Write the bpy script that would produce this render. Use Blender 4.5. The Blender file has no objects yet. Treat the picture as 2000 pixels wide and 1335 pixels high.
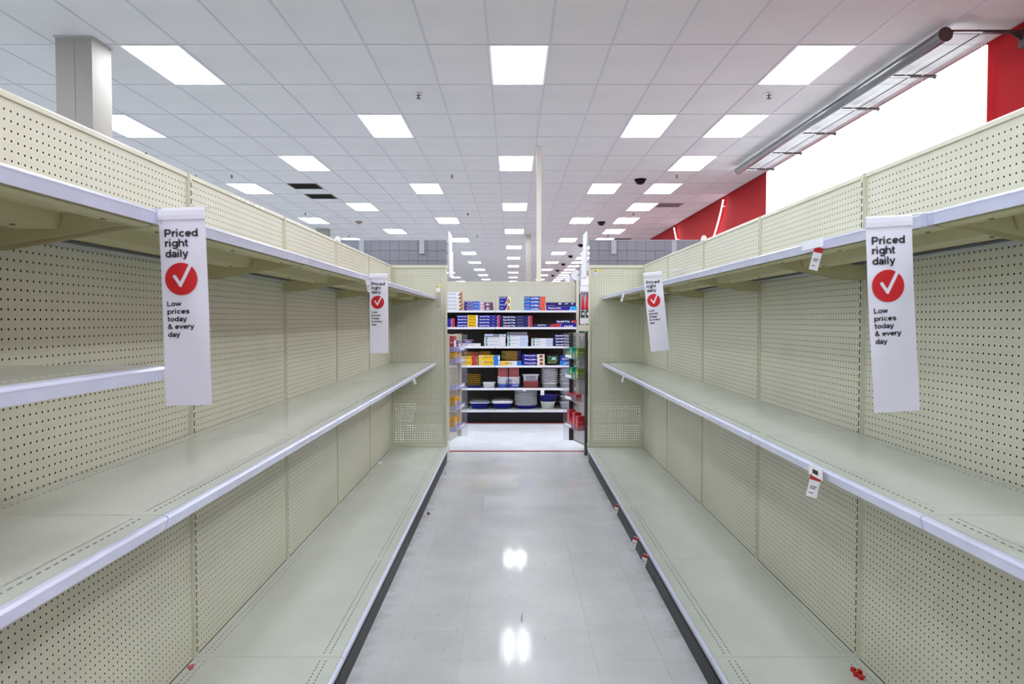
import bpy, math, random
from mathutils import Vector, Matrix

random.seed(7)
R = math.radians
S = bpy.context.scene
COL = S.collection

# ------------------------------------------------------------------ camera, world, exposure
F = 1425.0            # focal length in pixels of the 2000 px wide frame
CAMZ = 1.53
PITCH = 1.749
cd = bpy.data.cameras.new('camera')
cam = bpy.data.objects.new('camera', cd)
COL.objects.link(cam)
cd.sensor_width = 36.0
cd.lens = F * 36.0 / 2000.0
cd.clip_start = 0.05
cd.clip_end = 200
cam.location = (0, 0, CAMZ)
cam.rotation_euler = (R(90 - PITCH), 0, 0)
cd.dof.use_dof = True
cd.dof.focus_distance = 8.5
cd.dof.aperture_fstop = 8.0
S.camera = cam

LIGHT_E = 5.2
WASH_E = 2.6
NEON_E = 3.0
S.view_settings.view_transform = 'Standard'
S.view_settings.look = 'None'
S.view_settings.gamma = 1
S.view_settings.use_curve_mapping = False
S.view_settings.exposure = 1.58
w = bpy.data.worlds.new('world')
S.world = w
w.use_nodes = True
w.node_tree.nodes['Background'].inputs[0].default_value = (0.8, 0.85, 1, 1)
w.node_tree.nodes['Background'].inputs[1].default_value = 0.25
S.cycles.max_bounces = 10
S.cycles.diffuse_bounces = 6
S.cycles.glossy_bounces = 4
S.cycles.transparent_max_bounces = 12
S.cycles.use_denoising = True
S.cycles.sample_clamp_indirect = 6.0
S.cycles.caustics_reflective = False
S.cycles.caustics_refractive = False

# ------------------------------------------------------------------ materials
def lin(c):
    c = c / 255.0
    return c / 12.92 if c <= 0.04045 else ((c + 0.055) / 1.055) ** 2.4

def rgb(t):
    return (lin(t[0]), lin(t[1]), lin(t[2]), 1)

MC = {}
def mat(name, c, rough=0.5, metal=0.0, spec=0.5, noise=0.0, nscale=20.0, bump=0.0, bscale=200.0, coat=0.0, emit=None, estr=0.0):
    if name in MC:
        return MC[name]
    m = bpy.data.materials.new(name)
    m.use_nodes = True
    nt = m.node_tree
    b = nt.nodes['Principled BSDF']
    b.inputs['Base Color'].default_value = rgb(c)
    b.inputs['Roughness'].default_value = rough
    b.inputs['Metallic'].default_value = metal
    b.inputs['Specular IOR Level'].default_value = spec
    b.inputs['Coat Weight'].default_value = coat
    b.inputs['Coat Roughness'].default_value = 0.08
    if emit:
        b.inputs['Emission Color'].default_value = rgb(emit)
        b.inputs['Emission Strength'].default_value = estr
    tc = nt.nodes.new('ShaderNodeTexCoord')
    if noise > 0:
        n = nt.nodes.new('ShaderNodeTexNoise')
        n.inputs['Scale'].default_value = nscale
        n.inputs['Detail'].default_value = 5
        nt.links.new(tc.outputs['Object'], n.inputs['Vector'])
        mr = nt.nodes.new('ShaderNodeMapRange')
        mr.inputs['From Min'].default_value = 0.3
        mr.inputs['From Max'].default_value = 0.7
        mr.inputs['To Min'].default_value = 1 - noise
        mr.inputs['To Max'].default_value = 1 + noise * 0.5
        nt.links.new(n.outputs['Fac'], mr.inputs['Value'])
        mx = nt.nodes.new('ShaderNodeVectorMath')
        mx.operation = 'SCALE'
        mx.inputs[0].default_value = rgb(c)[:3]
        nt.links.new(mr.outputs[0], mx.inputs['Scale'])
        nt.links.new(mx.outputs[0], b.inputs['Base Color'])
    if bump > 0:
        n2 = nt.nodes.new('ShaderNodeTexNoise')
        n2.inputs['Scale'].default_value = bscale
        nt.links.new(tc.outputs['Object'], n2.inputs['Vector'])
        bp = nt.nodes.new('ShaderNodeBump')
        bp.inputs['Strength'].default_value = bump
        bp.inputs['Distance'].default_value = 0.002
        nt.links.new(n2.outputs['Fac'], bp.inputs['Height'])
        nt.links.new(bp.outputs[0], b.inputs['Normal'])
    MC[name] = m
    return m

def clear_mat(name, c, alpha):
    if name in MC:
        return MC[name]
    m = bpy.data.materials.new(name)
    m.use_nodes = True
    nt = m.node_tree
    nt.nodes.clear()
    out = nt.nodes.new('ShaderNodeOutputMaterial')
    tr = nt.nodes.new('ShaderNodeBsdfTransparent')
    tr.inputs[0].default_value = (0.95, 0.96, 1, 1)
    pb = nt.nodes.new('ShaderNodeBsdfPrincipled')
    pb.inputs['Base Color'].default_value = rgb(c)
    pb.inputs['Roughness'].default_value = 0.1
    mx = nt.nodes.new('ShaderNodeMixShader')
    mx.inputs[0].default_value = alpha
    nt.links.new(tr.outputs[0], mx.inputs[1])
    nt.links.new(pb.outputs[0], mx.inputs[2])
    nt.links.new(mx.outputs[0], out.inputs[0])
    MC[name] = m
    return m

def floor_mat(name, c, edge_dark=True):
    m = bpy.data.materials.new(name)
    m.use_nodes = True
    nt = m.node_tree
    L = nt.links.new
    b = nt.nodes['Principled BSDF']
    b.inputs['Roughness'].default_value = 0.07
    b.inputs['Specular IOR Level'].default_value = 0.06
    geo = nt.nodes.new('ShaderNodeNewGeometry')
    oi = nt.nodes.new('ShaderNodeObjectInfo')
    def noise(scale, detail, stretch=(1, 1, 1)):
        mp = nt.nodes.new('ShaderNodeVectorMath'); mp.operation = 'MULTIPLY'
        mp.inputs[1].default_value = stretch
        L(geo.outputs['Position'], mp.inputs[0])
        n = nt.nodes.new('ShaderNodeTexNoise')
        n.inputs['Scale'].default_value = scale
        n.inputs['Detail'].default_value = detail
        L(mp.outputs[0], n.inputs['Vector'])
        return n.outputs['Fac']
    def rng(v, a, bb, c0, d):
        r = nt.nodes.new('ShaderNodeMapRange')
        r.inputs[1].default_value = a; r.inputs[2].default_value = bb
        r.inputs[3].default_value = c0; r.inputs[4].default_value = d
        L(v, r.inputs[0]); return r.outputs[0]
    def mul(a, bb):
        r = nt.nodes.new('ShaderNodeMath'); r.operation = 'MULTIPLY'
        L(a, r.inputs[0])
        L(bb, r.inputs[1]); return r.outputs[0]
    f = rng(noise(3, 3), 0.3, 0.7, 0.94, 1.05)
    f = mul(f, rng(noise(42, 3, (1.0, 0.45, 1)), 0.66, 0.74, 1.0, 0.78))
    f = mul(f, rng(noise(90, 2, (1, 0.5, 1)), 0.28, 0.34, 1.12, 1.0))
    f = mul(f, rng(noise(30, 2, (1, 0.6, 1)), 0.73, 0.77, 1.0, 0.78))
    f = mul(f, rng(oi.outputs['Random'], 0, 1, 0.97, 1.03))
    if edge_dark:  # darker towards both sides of the aisle, edge broken by noise
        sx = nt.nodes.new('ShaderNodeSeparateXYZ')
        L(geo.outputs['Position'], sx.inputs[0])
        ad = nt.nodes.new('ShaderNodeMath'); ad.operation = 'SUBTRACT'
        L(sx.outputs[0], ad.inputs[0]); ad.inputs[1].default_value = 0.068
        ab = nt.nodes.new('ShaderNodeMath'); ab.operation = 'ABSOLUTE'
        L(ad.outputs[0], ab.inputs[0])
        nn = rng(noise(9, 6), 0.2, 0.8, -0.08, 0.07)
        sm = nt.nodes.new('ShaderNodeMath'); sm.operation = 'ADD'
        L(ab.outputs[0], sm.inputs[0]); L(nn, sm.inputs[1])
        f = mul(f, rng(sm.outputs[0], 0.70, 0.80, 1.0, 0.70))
    vm = nt.nodes.new('ShaderNodeVectorMath'); vm.operation = 'SCALE'
    vm.inputs[0].default_value = rgb(c)[:3]
    L(f, vm.inputs['Scale'])
    L(vm.outputs[0], b.inputs['Base Color'])
    MC[name] = m
    return m

def ceil_mat(name, c):
    m = mat(name, c, 0.9, noise=0.04, nscale=2.0, bump=0.3, bscale=350)
    return m

CREAM = mat('cream enamel steel', (209, 208, 190), 0.42, noise=0.04, nscale=3)
CREAM_D = mat('cream deck steel', (208, 213, 207), 0.13, noise=0.05, nscale=4, spec=0.6)
CREAM_T = mat('cream trim steel', (210, 209, 190), 0.35, noise=0.03, nscale=5)
HOLLOW_SHADE = mat('hollow shade', (30, 24, 18), 0.9)  # near-black sheets stand for the shade inside holes and slots
RAIL = mat('lavender price rail plastic', (214, 218, 242), 0.25, noise=0.07, nscale=9)
RAILW = mat('white price rail plastic', (236, 236, 246), 0.3, noise=0.03, nscale=9)
KICK = mat('black kick plate', (11, 12, 17), 0.42, spec=0.3, noise=0.25, nscale=14)
UNDER_SHADE = mat('shade-toned underside steel', (184, 179, 138), 0.5, noise=0.04, nscale=5)  # cream steel with under-shelf shade and bounce put into the colour
CORR = mat('grey corrugated strip', (96, 96, 100), 0.6)
BRONZE = mat('dark bronze steel', (58, 52, 46), 0.5, noise=0.06, nscale=6)
CEIL = ceil_mat('ceiling tile mineral board', (209, 210, 209))
GRID = mat('ceiling grid metal', (188, 190, 196), 0.5)  # white bars greyed to stand for the shadow along the grid
WHITE = mat('white enamel', (232, 233, 236), 0.4)
GREYP = mat('grey header tile', (140, 141, 153), 0.6, noise=0.03, nscale=12)
GREYD = mat('grey header joint', (108, 108, 120), 0.7)
GREYB = mat('grey header bracket', (176, 180, 190), 0.5)
RED = mat('red wall paint', (158, 14, 22), 0.75, spec=0.2, noise=0.04, nscale=1.5)
REDD = mat('red trim paint', (150, 20, 28), 0.5)
COLM = mat('painted column', (160, 158, 151), 0.6, noise=0.02, nscale=2)
POLE = mat('off white pole paint', (226, 222, 206), 0.5, noise=0.02)
TUBE = mat('brushed grey aluminium', (132, 135, 138), 0.32, metal=0.75, noise=0.04, nscale=30)
BROWN = mat('dark brown bracket metal', (72, 56, 54), 0.5)
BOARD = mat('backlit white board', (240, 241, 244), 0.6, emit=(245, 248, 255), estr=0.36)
BLACK = mat('black plastic', (8, 8, 10), 0.55, spec=0.25)
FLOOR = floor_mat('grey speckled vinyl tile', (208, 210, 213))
FLOORW = floor_mat('white vinyl tile', (226, 231, 238), edge_dark=False)
STRIPE = mat('red vinyl floor strip', (168, 40, 48), 0.2, noise=0.08, nscale=12, spec=0.7)
LAMP = mat('lit ceiling diffuser', (245, 247, 250), 0.5, emit=(246, 250, 255), estr=LIGHT_E)
_nt = LAMP.node_tree
_tc = _nt.nodes.new('ShaderNodeTexCoord'); _sx = _nt.nodes.new('ShaderNodeSeparateXYZ')
_nt.links.new(_tc.outputs['Object'], _sx.inputs[0])
_ab = _nt.nodes.new('ShaderNodeMath'); _ab.operation = 'ABSOLUTE'; _nt.links.new(_sx.outputs[0], _ab.inputs[0])
_sb = _nt.nodes.new('ShaderNodeMath'); _sb.operation = 'SUBTRACT'; _sb.inputs[1].default_value = 0.13; _nt.links.new(_ab.outputs[0], _sb.inputs[0])
_a2 = _nt.nodes.new('ShaderNodeMath'); _a2.operation = 'ABSOLUTE'; _nt.links.new(_sb.outputs[0], _a2.inputs[0])
_mr = _nt.nodes.new('ShaderNodeMapRange'); _mr.interpolation_type = 'SMOOTHSTEP'
_mr.inputs[1].default_value = 0.0; _mr.inputs[2].default_value = 0.075; _mr.inputs[3].default_value = LIGHT_E * 2.3; _mr.inputs[4].default_value = LIGHT_E * 0.62
_nt.links.new(_a2.outputs[0], _mr.inputs[0]); _nt.links.new(_mr.outputs[0], _nt.nodes['Principled BSDF'].inputs['Emission Strength'])
WASH = mat('lit washer lamp', (245, 247, 250), 0.5, emit=(246, 250, 255), estr=WASH_E)
NEON = mat('lit pinkish neon', (250, 235, 240), 0.5, emit=(255, 222, 232), estr=NEON_E)
VENT = mat('dark vent metal', (104, 100, 95), 0.6)
VENTG = mat('grey vent metal', (188, 180, 180), 0.6)
BANNER = mat('white banner film', (226, 225, 238), 0.35, noise=0.02, nscale=6)
INK = mat('black ink', (22, 20, 26), 0.5)
REDI = mat('red ink', (196, 22, 32), 0.45)
PAPER = mat('white paper', (236, 236, 238), 0.6)
WALLP = mat('pale wall paint', (214, 214, 212), 0.7, noise=0.03, nscale=1)
CLEAR = clear_mat('clear acrylic', (205, 208, 222), 0.13)
CLEARP = clear_mat('lavender clear plastic', (190, 190, 232), 0.45)

# ------------------------------------------------------------------ mesh builder
class MB:
    def __init__(s):
        s.v = []; s.f = []; s.m = []; s.mats = []; s.smooth = []
    def mi(s, m):
        if m not in s.mats:
            s.mats.append(m)
        return s.mats.index(m)
    def poly(s, pts, m, smooth=False):
        k = len(s.v); s.v += [tuple(p) for p in pts]
        s.f.append(tuple(range(k, k + len(pts)))); s.m.append(s.mi(m)); s.smooth.append(smooth)
        return s
    def box(s, x0, x1, y0, y1, z0, z1, m):
        k = len(s.v)
        s.v += [(x0, y0, z0), (x1, y0, z0), (x1, y1, z0), (x0, y1, z0), (x0, y0, z1), (x1, y0, z1), (x1, y1, z1), (x0, y1, z1)]
        for q in ((3, 2, 1, 0), (4, 5, 6, 7), (0, 1, 5, 4), (1, 2, 6, 5), (2, 3, 7, 6), (3, 0, 4, 7)):
            s.f.append(tuple(k + i for i in q)); s.m.append(s.mi(m)); s.smooth.append(False)
        return s
    def extrude(s, prof, axis, a, b, m):
        """prof: list of 2D points; axis 'x','y','z' the direction of extrusion from a to b"""
        def P(p, t):
            if axis == 'y': return (p[0], t, p[1])
            if axis == 'x': return (t, p[0], p[1])
            return (p[0], p[1], t)
        n = len(prof); k = len(s.v)
        s.v += [P(p, a) for p in prof] + [P(p, b) for p in prof]
        idx = s.mi(m)
        for i in range(n):
            j = (i + 1) % n
            s.f.append((k + i, k + j, k + n + j, k + n + i)); s.m.append(idx); s.smooth.append(False)
        s.f.append(tuple(k + i for i in range(n))[::-1]); s.m.append(idx); s.smooth.append(False)
        s.f.append(tuple(k + n + i for i in range(n))); s.m.append(idx); s.smooth.append(False)
        return s
    def tube(s, p, q, r, m, n=10, r2=None, caps=True):
        p = Vector(p); q = Vector(q); d = (q - p).normalized()
        u = d.orthogonal().normalized(); w_ = d.cross(u)
        r2 = r if r2 is None else r2
        k = len(s.v); idx = s.mi(m)
        for c, rr in ((p, r), (q, r2)):
            for i in range(n):
                a = 2 * math.pi * i / n
                s.v.append(tuple(c + (u * math.cos(a) + w_ * math.sin(a)) * rr))
        for i in range(n):
            j = (i + 1) % n
            s.f.append((k + i, k + j, k + n + j, k + n + i)); s.m.append(idx); s.smooth.append(True)
        if caps:
            s.f.append(tuple(k + i for i in range(n))[::-1]); s.m.append(idx); s.smooth.append(False)
            s.f.append(tuple(k + n + i for i in range(n))); s.m.append(idx); s.smooth.append(False)
        return s
    def loft(s, rings, m, e=2.0, n=24, cx=0, cy=0, cap0=True, cap1=True, smooth=True):
        """rings: (rx, ry, z); superellipse exponent e"""
        k = len(s.v); idx = s.mi(m)
        for rx, ry, z in rings:
            for i in range(n):
                a = 2 * math.pi * (i + 0.5) / n
                c, t = math.cos(a), math.sin(a)
                s.v.append((cx + rx * math.copysign(abs(c) ** (2 / e), c), cy + ry * math.copysign(abs(t) ** (2 / e), t), z))
        for r_ in range(len(rings) - 1):
            for i in range(n):
                j = (i + 1) % n
                s.f.append((k + r_ * n + i, k + r_ * n + j, k + (r_ + 1) * n + j, k + (r_ + 1) * n + i))
                s.m.append(idx); s.smooth.append(smooth)
        if cap0:
            s.f.append(tuple(k + i for i in range(n))[::-1]); s.m.append(idx); s.smooth.append(False)
        if cap1:
            q = k + (len(rings) - 1) * n
            s.f.append(tuple(q + i for i in range(n))); s.m.append(idx); s.smooth.append(False)
        return s
    def raw(s, vs, fs, m):
        k = len(s.v); idx = s.mi(m)
        s.v += [tuple(v) for v in vs]
        for f in fs:
            s.f.append(tuple(k + i for i in f)); s.m.append(idx); s.smooth.append(False)
        return s
    def mesh(s, name):
        me = bpy.data.meshes.new(name)
        me.from_pydata(s.v, [], s.f)
        for m in s.mats:
            me.materials.append(m)
        me.polygons.foreach_set('material_index', s.m)
        me.polygons.foreach_set('use_smooth', s.smooth)
        me.update()
        return me

def obj(name, me, parent=None, loc=None, rot=None):
    if isinstance(me, MB):
        me = me.mesh(name)
    o = bpy.data.objects.new(name, me)
    COL.objects.link(o)
    if parent: o.parent = parent
    if loc is not None: o.location = loc
    if rot is not None: o.rotation_euler = rot
    return o

def tag(o, label, cat, group=None):
    o['label'] = label; o['category'] = cat
    if group: o['group'] = group
    return o

def thing(name, label, cat, loc=(0, 0, 0), rot=(0, 0, 0), group=None, scale=None):
    o = bpy.data.objects.new(name, None); COL.objects.link(o)
    o.empty_display_size = 0.05
    o.location = loc; o.rotation_euler = rot
    if scale: o.scale = scale
    return tag(o, label, cat, group)

def struct(name, me, parent=None, loc=None):
    o = obj(name, me, parent, loc)
    if not parent: o['kind'] = 'structure'
    return o

MESHES = {}
def shared(key, fn):
    if key not in MESHES:
        r = fn()
        MESHES[key] = r.mesh(key if isinstance(key, str) else str(key[0])) if isinstance(r, MB) else r
    return MESHES[key]

# plate with holes: cells in (u, v); mapper turns (u, v) into a 3D point
def holes(mb, m, U0, U1, V0, V1, u0, nu, pu, v0, nv, pv, hw, hh, round_=True, mapper=None):
    mp = mapper
    def quad(a, b, c, d): mb.poly([mp(*a), mp(*b), mp(*c), mp(*d)], m)
    ue = u0 + nu * pu; ve = v0 + nv * pv
    if V0 < v0: quad((U0, V0), (U1, V0), (U1, v0), (U0, v0))
    if ve < V1: quad((U0, ve), (U1, ve), (U1, V1), (U0, V1))
    if U0 < u0: quad((U0, v0), (u0, v0), (u0, ve), (U0, ve))
    if ue < U1: quad((ue, v0), (U1, v0), (U1, ve), (ue, ve))
    for i in range(nu):
        for j in range(nv):
            a, b = u0 + i * pu, v0 + j * pv
            cx, cy = a + pu / 2, b + pv / 2
            C = [(a, b), (a + pu, b), (a + pu, b + pv), (a, b + pv)]
            k = len(mb.v)
            idx = mb.mi(m)
            if round_:
                H = [(cx + hw * math.cos(R(t)), cy + hh * math.sin(R(t))) for t in (-112.5, -67.5, -22.5, 22.5, 67.5, 112.5, 157.5, 202.5)]
                mb.v += [mp(*p) for p in C + H]
                for q in ((0, 1, 5, 4), (1, 2, 7, 6), (2, 3, 9, 8), (3, 0, 11, 10), (1, 6, 5), (2, 8, 7), (3, 10, 9), (0, 4, 11)):
                    mb.f.append(tuple(k + t for t in q)); mb.m.append(idx); mb.smooth.append(False)
            else:
                H = [(cx - hw, cy - hh), (cx + hw, cy - hh), (cx + hw, cy + hh), (cx - hw, cy + hh)]
                mb.v += [mp(*p) for p in C + H]
                for q in ((0, 1, 5, 4), (1, 2, 6, 5), (2, 3, 7, 6), (3, 0, 4, 7)):
                    mb.f.append(tuple(k + t for t in q)); mb.m.append(idx); mb.smooth.append(False)
    return mb

# text as mesh data, cached: returns verts (x right, y up, starting at 0,0) and faces, plus width
TX = {}
def text(s, bold=0.0):
    key = (s, bold)
    if key in TX: return TX[key]
    c = bpy.data.curves.new('lettering', 'FONT')
    c.body = s; c.size = 1.0; c.offset = bold; c.resolution_u = 2
    c.space_character = 0.93
    o = bpy.data.objects.new('lettering_source', c)
    COL.objects.link(o)
    dg = bpy.context.evaluated_depsgraph_get()
    me = bpy.data.meshes.new_from_object(o.evaluated_get(dg))
    vs = [tuple(v.co) for v in me.vertices]; fs = [tuple(p.vertices) for p in me.polygons]
    bpy.data.objects.remove(o); bpy.data.curves.remove(c); bpy.data.meshes.remove(me)
    x0 = min(v[0] for v in vs); x1 = max(v[0] for v in vs)
    vs = [(v[0] - x0, v[1]) for v in vs]
    TX[key] = (vs, fs, x1 - x0)
    return TX[key]

def put_text(mb, s, m, x, z, cap, y, width=None, bold=0.02, slant=0.0):
    """on a face looking towards -y: left end x, baseline z, capital height cap"""
    vs, fs, wd = text(s, bold)
    k = cap / 0.72
    kx = k if width is None else width / wd
    mb.raw([(x + v[0] * kx + slant * v[1] * k, y, z + v[1] * k) for v in vs], fs, m)

# ------------------------------------------------------------------ the setting
WX = 4.68                 # red wall
CZ = 4.24                 # ceiling
TX0, TY0 = -0.235, 7.29   # ceiling grid origin
LX, LY = 0.61, 1.22
XL, YB, YF = -14.2, -5.0, 60.0

struct('floor', MB().box(XL, WX, YB, YF, -0.10, -0.002, mat('floor base vinyl', (196, 200, 206), 0.2, noise=0.06, nscale=8)))
floor = bpy.data.objects['floor']
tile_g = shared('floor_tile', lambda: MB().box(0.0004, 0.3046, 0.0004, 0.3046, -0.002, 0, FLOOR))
tile_w = shared('floor_tile_white', lambda: MB().box(0.0004, 0.3046, 0.0004, 0.3046, -0.002, 0, FLOORW))
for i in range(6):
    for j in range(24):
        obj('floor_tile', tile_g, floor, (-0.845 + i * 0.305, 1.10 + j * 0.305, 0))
for i in range(14):
    for j in range(7):
        obj('floor_tile', tile_w, floor, (-2.0 + i * 0.305, 8.50 + j * 0.305, 0))
s_ = obj('floor_stripe', MB().box(-2.3, 2.4, 8.423, 8.497, -0.002, 0.0002, STRIPE), floor); s_['label'] = 'red vinyl line across the end of the aisle'
s_ = obj('floor_stripe', MB().box(-2.3, 2.4, 10.74, 10.80, -0.002, 0.0002, STRIPE), floor); s_['label'] = 'red vinyl line in front of the stocked shelves'

struct('wall_right', MB().box(WX, WX + 0.15, YB, YF, 0, CZ + 0.1, RED))
obj('wall_ledge', MB().box(WX - 0.05, WX, YB, 6.6, 4.02, 4.06, REDD).box(WX - 0.03, WX, YB, 6.6, 3.95, 3.965, REDD), bpy.data.objects['wall_right'])
struct('wall_left', MB().box(XL - 0.15, XL, YB, YF, 0, CZ + 0.1, WALLP))
struct('wall_rear', MB().box(XL, WX, YB - 0.15, YB, 0, CZ + 0.1, WALLP))
struct('wall_far', MB().box(XL, WX, YF, YF + 0.15, 0, CZ + 0.1, WALLP))

struct('ceiling', MB().box(XL, WX, YB, YF, CZ + 0.012, CZ + 0.1, CEIL))
ceiling = bpy.data.objects['ceiling']

# lights layout: (column x centre, first row parity)
def rowy(k): return TY0 + 2 * LY * k           # near edge of light row k (k = 0 is the first in view)
cols = []
for X, par, nm in ((0.07, 0, 'line above the aisle'), (-1.76, 1, 'line over the column side shelves'),
                   (1.90, 1, 'line over the red wall side shelves'), (3.12, None, 'close-set line by the red wall'),
                   (-3.59, 0, 'line beside the square column'), (-5.42, 1, 'second line past the square column'),
                   (-7.25, 0, 'third line past the square column'), (-9.08, 1, 'fourth line past the square column'),
                   (-10.91, 0, 'fifth line past the square column'), (-12.74, 1, 'sixth line past the square column')):
    cols.append((X, par, nm))
ORD = ['first', 'second', 'third', 'fourth', 'fifth', 'sixth', 'seventh', 'eighth', 'ninth', 'tenth', 'eleventh', 'twelfth', 'thirteenth',
       'fourteenth', 'fifteenth', 'sixteenth', 'seventeenth', 'eighteenth', 'nineteenth', 'twentieth', 'twenty-first', 'twenty-second', 'twenty-third', 'twenty-fourth']
def frame_mb():
    mb = MB(); z0, z1 = CZ - 0.004, CZ + 0.011
    a, b = LX / 2 - 0.002, LY - 0.002
    t = 0.022
    mb.box(-a, a, 0.002, t, z0, z1, WHITE); mb.box(-a, a, b - t, b, z0, z1, WHITE)
    mb.box(-a, -a + t, t, b - t, z0, z1, WHITE); mb.box(a - t, a, t, b - t, z0, z1, WHITE)
    return mb
fr_me = shared('light_frame', frame_mb)
di_me = shared('light_diffuser', lambda: MB().box(-LX / 2 + 0.024, LX / 2 - 0.024, 0.024, LY - 0.024, CZ + 0.003, CZ + 0.009, LAMP))
lit = set()
for X, par, nm in cols:
    n = 0; nb = 0
    for k in range(-5, 22):
        if par is not None and k % 2 != par: continue
        y = rowy(k)
        if y + LY > YF or y < YB: continue
        if X < -6 and k > 8: continue
        if k >= 0:
            lab = '%s lit ceiling panel from the camera, %s' % (ORD[n], nm); n += 1
            if X > -6: lit.add((round((X - LX / 2 - TX0) / LX), 2 * k))
        else:
            nb += 1
            lab = 'lit ceiling panel overhead behind the camera, %s back, %s' % (ORD[-k - 1], nm)
        t = thing('ceiling_light', lab, 'ceiling light', (X, y, 0), group='recessed lit ceiling panels')
        obj('frame', fr_me, t); obj('diffuser', di_me, t)

# vents
def vent_mb(m, n=9):
    mb = MB(); z0, z1 = CZ - 0.003, CZ + 0.010
    a = LX / 2 - 0.006
    mb.box(-a, a, 0, 0.025, z0, z1, m); mb.box(-a, a, 0.575, 0.6, z0, z1, m)
    mb.box(-a, -a + 0.025, 0.025, 0.575, z0, z1, m); mb.box(a - 0.025, a, 0.025, 0.575, z0, z1, m)
    for i in range(n):
        y = 0.05 + i * 0.5 / (n - 1)
        mb.poly([(-a + 0.03, y, z0), (a - 0.03, y, z0), (a - 0.03, y + 0.03, z1 - 0.002), (-a + 0.03, y + 0.03, z1 - 0.002)], m)
    return mb
for X, y, m, lab in ((-4.20, 14.63, VENT, 'dark louvred air vent, nearer of the pair in the ceiling'),
                     (-4.20, 15.86, VENT, 'dark louvred air vent, farther of the pair in the ceiling'),
                     (3.73, 17.08, VENTG, 'grey louvred ceiling vent nearest the long wall lamp'),
                     (3.73, 24.40, VENTG, 'grey louvred ceiling vent near the far wall lamp')):
    t = thing('ceiling_vent', lab, 'vent', (X, y, 0), group='ceiling air vents')
    obj('louvre', shared('vent' + m.name, lambda: vent_mb(m)), t)
    obj('backing', shared('ventback' + m.name, lambda: MB().box(-LX / 2 + 0.006, LX / 2 - 0.006, 0, 0.6, CZ + 0.0101, CZ + 0.0118, BRONZE if m is VENT else VENTG)), t)

# tiles as pieces where they can be told apart, the rest joined
tile_me = shared('ceiling_tile', lambda: MB().box(0.011, LX - 0.011, 0.011, LY - 0.011, CZ + 0.004, CZ + 0.0115, CEIL))
rest = MB()
for i in range(-23, 8):
    for j in range(-10, 43):
        if (i, j) in lit: continue
        x, y = TX0 + i * LX, TY0 + j * LY
        if x < XL or y < YB or y + LY > YF: continue
        if (i, j) in ((-7, 6), (-7, 7), (6, 8), (6, 14)):
            rest.box(x + 0.011, x + LX - 0.011, y + 0.63, y + LY - 0.011, CZ + 0.004, CZ + 0.0115, CEIL)
            continue
        # other lit cells outside the tracked set
        par = None; hit = False
        for X, par, nm in cols:
            if abs(x + LX / 2 - X) < 0.1 and j % 2 == 0 and (par is None or (j // 2) % 2 == par) and (X > -6 or j // 2 <= 8):
                hit = True
        if hit: continue
        if -11 <= i and -1 <= j <= 11:
            obj('ceiling_tile', tile_me, ceiling, (x, y, 0))
        else:
            rest.box(x + 0.011, x + LX - 0.011, y + 0.011, y + LY - 0.011, CZ + 0.004, CZ + 0.0115, CEIL)
o = obj('distant_ceiling_tiles', rest, ceiling); o['kind'] = 'stuff'
for i in range(-22, 9):
    obj('ceiling_grid_bar', shared('grid_main', lambda: MB().box(-0.011, 0.011, YB, YF, CZ, CZ + 0.0119, GRID)), ceiling, (TX0 + i * LX, 0, 0))
for j in range(-10, 44):
    y = TY0 + j * LY
    if YB < y < YF:
        obj('ceiling_grid_bar', shared('grid_cross', lambda: MB().box(XL, WX, -0.010, 0.010, CZ + 0.0005, CZ + 0.0118, GRID)), ceiling, (0, y, 0))

# columns
def column(X0, X1, y0, y1, lab):
    mb = MB().box(X0, X1, y0, y1, 0, CZ, COLM)
    t = thing('column', lab, 'column', ((X0 + X1) / 2, (y0 + y1) / 2, 0)); t['kind'] = 'structure'
    a, b = (X1 - X0) / 2, (y1 - y0) / 2
    obj('shaft', MB().box(-a, a, -b, b, 0, CZ, COLM), t)
    obj('ceiling_collar', MB().box(-a - 0.015, a + 0.015, -b - 0.015, b + 0.015, CZ - 0.006, CZ - 0.0005, GRID), t)
    obj('seam_strip', MB().box(-0.008, 0.008, -b - 0.004, -b, 0, CZ - 0.007, COLM), t)
column(-4.38, -4.03, 7.08, 7.42, 'square cream column rising behind the shelving next to a lit panel')
column(-5.83, -5.50, 21.8, 22.15, 'distant square column head just showing above the shelving')
column(0.44, 0.60, 23.4, 23.56, 'faint distant beige column behind the thin white pole')
t = thing('support_pole', 'thin off-white square pole from the ceiling down behind the stocked shelves', 'pole', (0.425, 11.58, 0))
obj('shaft', MB().box(-0.036, 0.036, -0.036, 0.036, 0, CZ, POLE), t)
obj('ceiling_flange', MB().box(-0.055, 0.055, -0.055, 0.055, CZ - 0.008, CZ - 0.0005, WHITE), t)

# sprinklers, detector, camera domes
def sprinkler_mb():
    mb = MB()
    mb.tube((0, 0, CZ), (0, 0, CZ - 0.006), 0.035, WHITE, 14)
    mb.tube((0, 0, CZ - 0.006), (0, 0, CZ - 0.06), 0.010, VENT, 8)
    mb.tube((0, 0, CZ - 0.060), (0, 0, CZ - 0.065), 0.028, VENT, 12)
    mb.box(-0.03, 0.03, -0.004, 0.004, CZ - 0.03, CZ - 0.022, VENT)
    return mb
sp = shared('sprinkler', sprinkler_mb)
spn = {-5.24: 'past the square column', -1.12: 'above the column side shelving', 3.08: 'beside the closely spaced lights'}
for X in (-5.24, -1.12, 3.08):
    for i, y in enumerate((8.83, 13.73, 18.6, 23.5)):
        tag(obj('sprinkler', sp, None, (X, y, 0)), '%s small ceiling sprinkler from the camera, %s' % (ORD[i], spn[X]), 'sprinkler', 'ceiling sprinklers')
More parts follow.
